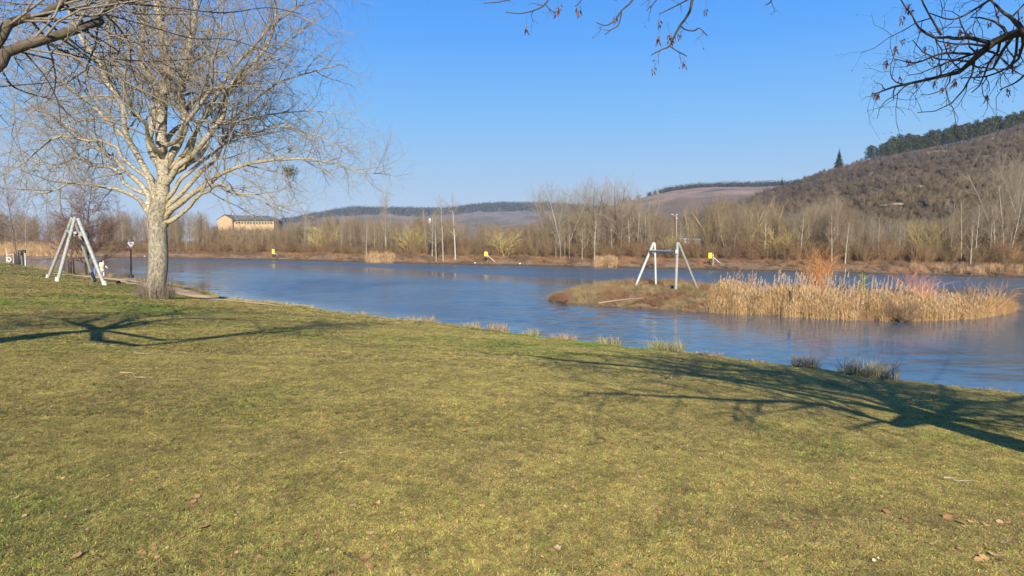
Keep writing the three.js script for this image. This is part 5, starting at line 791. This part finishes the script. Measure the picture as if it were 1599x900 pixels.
{ // twigs lying on the grass
  const stick = (pts, r0, lab, c) => { const tb = new TB(), q = pts.map(([x, y], i) => onLawn(x, y).add(V(0, .035 + .012 * (i % 2), 0))); tb.tube(curve(q, 14), (t) => r0 * (1 - .5 * t), 5, true, .3); const m = q[Math.floor(q.length / 2)]; tb.cone(m, m.clone().add(V(.16, .03, .07)), r0 * .6); thing('fallen_twig', tb.build(), std(C(...c), .9), lab, 'twig'); };
  stick([[187, 586], [203, 587], [213, 593], [228, 595]], .007, 'pale forked twig lying on the lawn at left', [.4, .29, .15]); stick([[210, 554], [226, 556], [243, 554]], .006, 'thin straight straw-coloured twig on the left lawn, behind the forked one', [.42, .31, .16]); stick([[1474, 752], [1485, 754], [1494, 757], [1503, 758]], .006, 'small grey twig lying on the lawn at right below the trunk shadow', [.42, .37, .31]);
}
// ---------------------------------------------------------------- left end of the lawn: young trees, guards, bins
{
  const guard = (px, py0, py1, w, label) => { const p = onLawn(px, py1), D = -p.z, k = D / F, h = (py1 - py0) * k, R = w * k / 2, g = base('tree_guard', label, 'tree guard', p), m = std(C(.05, .045, .04), .8);
    for (let n = 0; n < 4; n++) { const a = n * 1.571 + .5; part('stake', pole(V(Math.cos(a) * R, -.2, Math.sin(a) * R), V(Math.cos(a) * R, h, Math.sin(a) * R), .05, 6), std(C(.16, .11, .075), .9), g); }
    const net = new TB(); for (let n = 0; n < 26; n++) { const a = n / 26 * 6.283; net.cone(V(Math.cos(a) * R * .92, 0, Math.sin(a) * R * .92), V(Math.cos(a) * R * .92, h * .97, Math.sin(a) * R * .92), .022); } for (let y = 1; y < 9; y++) { const l = []; for (let n = 0; n <= 16; n++) { const a = n / 16 * 6.283; l.push(V(Math.cos(a) * R * .92, h * y / 9, Math.sin(a) * R * .92)); } net.tube(l, () => .012, 3, false); } part('mesh', net.build(), m, g); return p; };
  const pA = guard(27, 394, 412.5, 9, 'dark wire guard round the young tree at the far left of the lawn'), pB = guard(110.5, 405.5, 427.5, 10, 'wire tree guard between the legs of the lawn frame'), pC = guard(136, 410, 430, 7, 'dark wire tree guard behind the right legs of the lawn frame');
  const young = (p, H, label, seed, o, mt, mc) => { const [t, c] = protoTree(seed, H, o), g = base('young_tree', label, 'tree', p); part('trunk', t.build(), mt, g); part('crown', c.build(), mc, g); return g; };
  const hh = (p, py) => at(CX, py, -p.z).y - p.y;
  young(pA, hh(pA, 280), 'slender young tree with sparse mauve twigs at the far left', 301, { n: [36, 12, 8], clear: .22, ang: .9, rise: .05, spread: .33, r: .1, twig: .031, thick: .03 }, BARK.dark, BARK.mauveTwig);
  young(pC, hh(pC, 278), 'dense dark reddish-brown tree behind the lawn frame', 302, { n: [50, 17, 12], clear: .1, ang: 1.15, rise: .03, spread: .46, r: .13, twig: .031, thick: .028, fall: .5 }, BARK.dark, twigM(.135, .075, .06));
  young(pB, hh(pB, 300), 'slighter reddish twigged tree left of the dense one behind the lawn frame', 303, { n: [36, 13, 10], clear: .2, ang: .95, rise: .04, spread: .38, r: .09, twig: .028, thick: .024 }, BARK.dark, twigM(.17, .10, .08));
  const q = onLawn(34.5, 412), kq = -q.z / F, g1 = base('litter_bin', 'dark slatted bin beside the young tree at the far left', 'bin', q); { const w = 6.4 * kq, h = 24 * kq; for (let n = 0; n < 4; n++) part('post', new THREE.BoxGeometry(.1, h, .1).translate((n % 2 - .5) * w, h / 2, (n > 1 ? -.5 : .5) * w), blackM, g1); part('drum', new THREE.CylinderGeometry(w * .3, w * .26, h * .62, 16).translate(0, h * .38, 0), std(C(.13, .15, .14), .7), g1); part('lid', new RoundedBoxGeometry(w * 1.25, h * .09, w * 1.25, 1, .03).translate(0, h, 0), std(C(.05, .06, .055), .6), g1); }
  const post = (px, y0, y1, r, label, c) => { const p = onLawn(px, y1), k = -p.z / F; const m = thing('marker_post', pole(V(0, -.2, 0), V(0, (y1 - y0) * k, 0), r * k, 10), std(C(...c), .8), label, 'post'); m.position.copy(p); };
  post(39.3, 391, 411.8, .75, 'white wooden post right of the dark bin at far left', [.62, .58, .52]); post(10.2, 388, 411, .5, 'thin pale post left of the lifebuoy at far left', [.6, .5, .36]);
  { const p = onLawn(14.8, 411.5), k = -p.z / F, g = base('lifebuoy', 'white lifebuoy ring hung on a low stand at the far left', 'lifebuoy', p), c = V(0, 6 * k, .12); part('ring', new THREE.TorusGeometry(3 * k, .95 * k, 10, 28).translate(c.x, c.y, c.z), std(C(.75, .66, .56), .6), g); for (let n = 0; n < 4; n++) { const a = n * 1.571 + .78, b = new THREE.TorusGeometry(3 * k, 1.0 * k, 8, 6, .35); b.rotateZ(a); b.translate(c.x, c.y, c.z); part('band', b, std(C(.55, .12, .05), .6), g); } for (const x of [-2.2, 6]) part('post', pole(V(x * k, -.2, 0), V(x * k, 15 * k, 0), .06, 8), postM, g); part('rail', pole(V(-2.6 * k, 14 * k, 0), V(6.4 * k, 14 * k, 0), .05, 8), postM, g); part('rope', new THREE.TorusGeometry(1.7 * k, .025, 6, 20).translate(2.2 * k, 11.5 * k, .08), std(C(.35, .22, .28), .9), g); }
  { const p = onLawn(185, 444.5), k = -p.z / F, tb = new TB(), r = rng(3); tb.tube(curve([V(-2.8 * k, .04, 0), V(-1 * k, .15, .05), V(1 * k, .2, 0), V(3.2 * k, .05, .05)], 8), (t) => .085 * Math.sin(.5 + 2.2 * t), 8, true, .4); const m = thing('dark_bag', tb.build(), std(C(.02, .02, .022), .8), 'small dark bag lying on the grass right of the lawn frame foot', 'bag'); m.position.copy(p); }
  { const p = edgeAt(196, 20.2); p.y = lawnY(p.x, -p.z); shrubAt('shore_bush', p, .95, 60, .012, 1.2, 3, twigM(.11, .085, .075), 'small dark leafless bush at the water edge under the hoop', 311); }
  { const p = edgeAt(172, 20.0); shrubAt('shore_bush', p, .7, 50, .012, 1.2, 3, twigM(.3, .24, .14), 'pale dry bush at the water edge left of the hoop', 312); }
}
// ---------------------------------------------------------------- two people at the water's edge
function blobs(caps, cell, pad = .06, k = .025) {   // capsules joined smoothly, meshed
  const lo = V(1e9, 1e9, 1e9), hi = V(-1e9, -1e9, -1e9); for (const [a, b, ra, rb] of caps) for (const [p, r] of [[a, ra], [b, rb]]) { lo.min(p.clone().addScalar(-r - pad)); hi.max(p.clone().addScalar(r + pad)); }
  const size = Math.max(hi.x - lo.x, hi.y - lo.y, hi.z - lo.z), N = Math.min(120, Math.ceil(size / cell) + 4), mc = new MarchingCubes(N, new THREE.MeshStandardMaterial(), false, false, 60000), mid = lo.clone().add(hi).multiplyScalar(.5), q = V(0, 0, 0), half = N / 2, ab = V(0, 0, 0), ap = V(0, 0, 0);
  for (let z = 0; z < N; z++) for (let y = 0; y < N; y++) for (let x = 0; x < N; x++) { q.set((x - half) / half, (y - half) / half, (z - half) / half).multiplyScalar(size / 2 * 1.02).add(mid); let d = 1e3; for (const [a, b, ra, rb] of caps) { ab.subVectors(b, a); ap.subVectors(q, a); const t = clamp(ap.dot(ab) / Math.max(ab.lengthSq(), 1e-9)), e = ap.addScaledVector(ab, -t).length() - lerp(ra, rb, t), h = clamp(.5 + .5 * (d - e) / k); d = lerp(d, e, h) - k * h * (1 - h); } mc.field[x + y * N + z * N * N] = -d; }
  mc.isolation = 0; mc.update(); const n = mc.count, g = new THREE.BufferGeometry(), P = new Float32Array(n * 3), Q = new Float32Array(n * 3); for (let i = 0; i < n; i++) { for (let c = 0; c < 3; c++) { P[i * 3 + c] = mc.positionArray[i * 3 + c] * size / 2 * 1.02 + [mid.x, mid.y, mid.z][c]; Q[i * 3 + c] = mc.normalArray[i * 3 + c]; } } g.setAttribute('position', new THREE.BufferAttribute(P, 3)); g.setAttribute('normal', new THREE.BufferAttribute(Q, 3)); return g;
}
function person(pos, turn, scl, o, label) {
  const g = base('person', label, 'person', pos, turn); g.scale.setScalar(scl); const skin = std(C(.48, .30, .22), .6), J = o.j;
  const strip = (list) => list.map(([a, b, ra, rb]) => [J[a], J[b], ra, rb]);
  const bodyCaps = strip([['pelvis', 'chest', .125, .135], ['chest', 'neck', .12, .055], ['neck', 'head', .05, .075], ['sl', 'el', .052, .042], ['el', 'wl', .042, .03], ['sr', 'er', .052, .042], ['er', 'wr', .042, .03], ['chest', 'sl', .09, .06], ['chest', 'sr', .09, .06], ['hl', 'kl', .085, .06], ['kl', 'al', .058, .038], ['hr', 'kr', .085, .06], ['kr', 'ar', .058, .038], ['pelvis', 'hl', .11, .09], ['pelvis', 'hr', .11, .09]]);
  const body = blobs(bodyCaps, .018), bits = [body], H = J.head, f = V(Math.sin(o.look || 0), -.08, Math.cos(o.look || 0)).normalize(), sd = V(f.z, 0, -f.x);
  const head = blobs([[H.clone().add(V(0, .05, 0)), H.clone().add(V(0, .055, 0)).addScaledVector(f, -.015), .088, .09], [H.clone().addScaledVector(f, .02).add(V(0, -.03, 0)), H.clone().addScaledVector(f, .035).add(V(0, -.065, 0)), .06, .045], [H.clone().addScaledVector(f, .085).add(V(0, .02, 0)), H.clone().addScaledVector(f, .108).add(V(0, -.012, 0)), .009, .013], [H.clone().addScaledVector(sd, .085), H.clone().addScaledVector(sd, .088).add(V(0, .03, 0)), .012, .016], [H.clone().addScaledVector(sd, -.085), H.clone().addScaledVector(sd, -.088).add(V(0, .03, 0)), .012, .016]], .006, .02, .012); bits.push(head);
  for (const [w, e] of [['wl', 'el'], ['wr', 'er']]) { const d = J[w].clone().sub(J[e]).normalize(), s = perp(d, () => .8), pl = J[w].clone().addScaledVector(d, .08), caps = [[J[w], pl, .026, .03]]; for (let n = 0; n < 4; n++) { const b = pl.clone().addScaledVector(s, (n - 1.5) * .019), m = b.clone().addScaledVector(d, .045), e2 = m.clone().addScaledVector(d, [.03, .04, .036, .024][n]).add(V(0, 0, .012)); caps.push([b, m, .0095, .009], [m, e2, .009, .0075]); } const tb = J[w].clone().addScaledVector(d, .035).addScaledVector(s, -.03); caps.push([tb, tb.clone().addScaledVector(s, -.028).addScaledVector(d, .04), .011, .009]); bits.push(blobs(caps, .006, .015, .006)); }
  const flat = bits.map((b) => b); part('body', mergeGeometries(flat), skin, g);
  const jc = strip([['pelvis', 'chest', .158, .172], ['chest', 'neck', .15, .08], ['sl', 'el', .078, .07], ['el', 'wl', .068, .052], ['sr', 'er', .078, .07], ['er', 'wr', .068, .052], ['chest', 'sl', .12, .085], ['chest', 'sr', .12, .085]]); if (o.long) jc.push([J.pelvis, J.pelvis.clone().add(V(0, -.28, 0)), .17, .2]); part('jacket', blobs(jc, .02), o.jacket, g);
  part('trousers', blobs(strip([['hl', 'kl', .10, .078], ['kl', 'al', .075, .06], ['hr', 'kr', .10, .078], ['kr', 'ar', .075, .06], ['pelvis', 'hl', .135, .11], ['pelvis', 'hr', .135, .11]]), .02), o.trousers, g);
  for (const a of ['al', 'ar']) part('shoe', blobs([[J[a].clone().add(V(0, -.06, -.04)), J[a].clone().add(V(0, -.065, .14)), .045, .038]], .012, .03), std(C(.06, .05, .05), .7), g);
  const hc = [[H.clone().add(V(0, .09, 0)).addScaledVector(f, -.02), H.clone().add(V(0, .05, 0)).addScaledVector(f, -.05), .098, .088]]; if (o.hair) hc.push([H.clone().addScaledVector(f, -.06), H.clone().addScaledVector(f, -.075).add(V(0, -.16, 0)), .075, .05]); part('hair', blobs(hc, .012, .03), o.hairM, g);
  for (const s of [-1, 1]) { const e = new THREE.SphereGeometry(.011, 8, 6); const p = H.clone().addScaledVector(f, .085).addScaledVector(sd, .031 * s).add(V(0, .025, 0)); e.translate(p.x, p.y, p.z); part('eye', e, blackM, g); } { const m = new THREE.SphereGeometry(.02, 8, 6); m.scale(1, .3, .4); const p = H.clone().addScaledVector(f, .08).add(V(0, -.05, 0)); m.translate(p.x, p.y, p.z); part('mouth', m, std(C(.35, .13, .11), .6), g); }
  return g;
}
const standing_ = { pelvis: V(0, .93, 0), chest: V(0, 1.27, .03), neck: V(0, 1.46, .03), head: V(0, 1.57, .05), sl: V(.19, 1.37, .02), sr: V(-.19, 1.37, .02), el: V(.27, 1.1, .02), er: V(-.25, 1.1, .03), wl: V(.30, .88, .12), wr: V(-.2, .95, .24), hl: V(.09, .9, 0), hr: V(-.09, .9, 0), kl: V(.10, .5, .04), kr: V(-.1, .5, -.02), al: V(.11, .09, .02), ar: V(-.12, .09, -.06) };
{
  const put = (px, u, off) => { const p = edgeAt(px, u); return p; };
  const p1 = put(158.5, 19.6); person(p1, 1.1, 1.0, { j: { ...standing_, chest: V(0, 1.26, .10), neck: V(0, 1.43, .15), head: V(0, 1.53, .19), wl: V(.28, .92, .30), wr: V(-.22, 1.0, .36) }, jacket: std(C(.56, .48, .36), .85), trousers: std(C(.62, .56, .47), .85), long: true, hair: true, hairM: std(C(.035, .02, .015), .6), look: .2 }, 'dark-haired person in cream coat and pale trousers standing by the lake behind the lawn frame');
  const p2 = put(146.5, 19.4); person(p2, 2.6, 1.0, { j: standing_, jacket: std(C(.018, .018, .022), .8), trousers: std(C(.11, .16, .28), .85), hair: false, hairM: std(C(.02, .015, .012), .6) }, 'person in black jacket and blue trousers left of the person in the cream coat');
}
renderer.render(scene, camera);
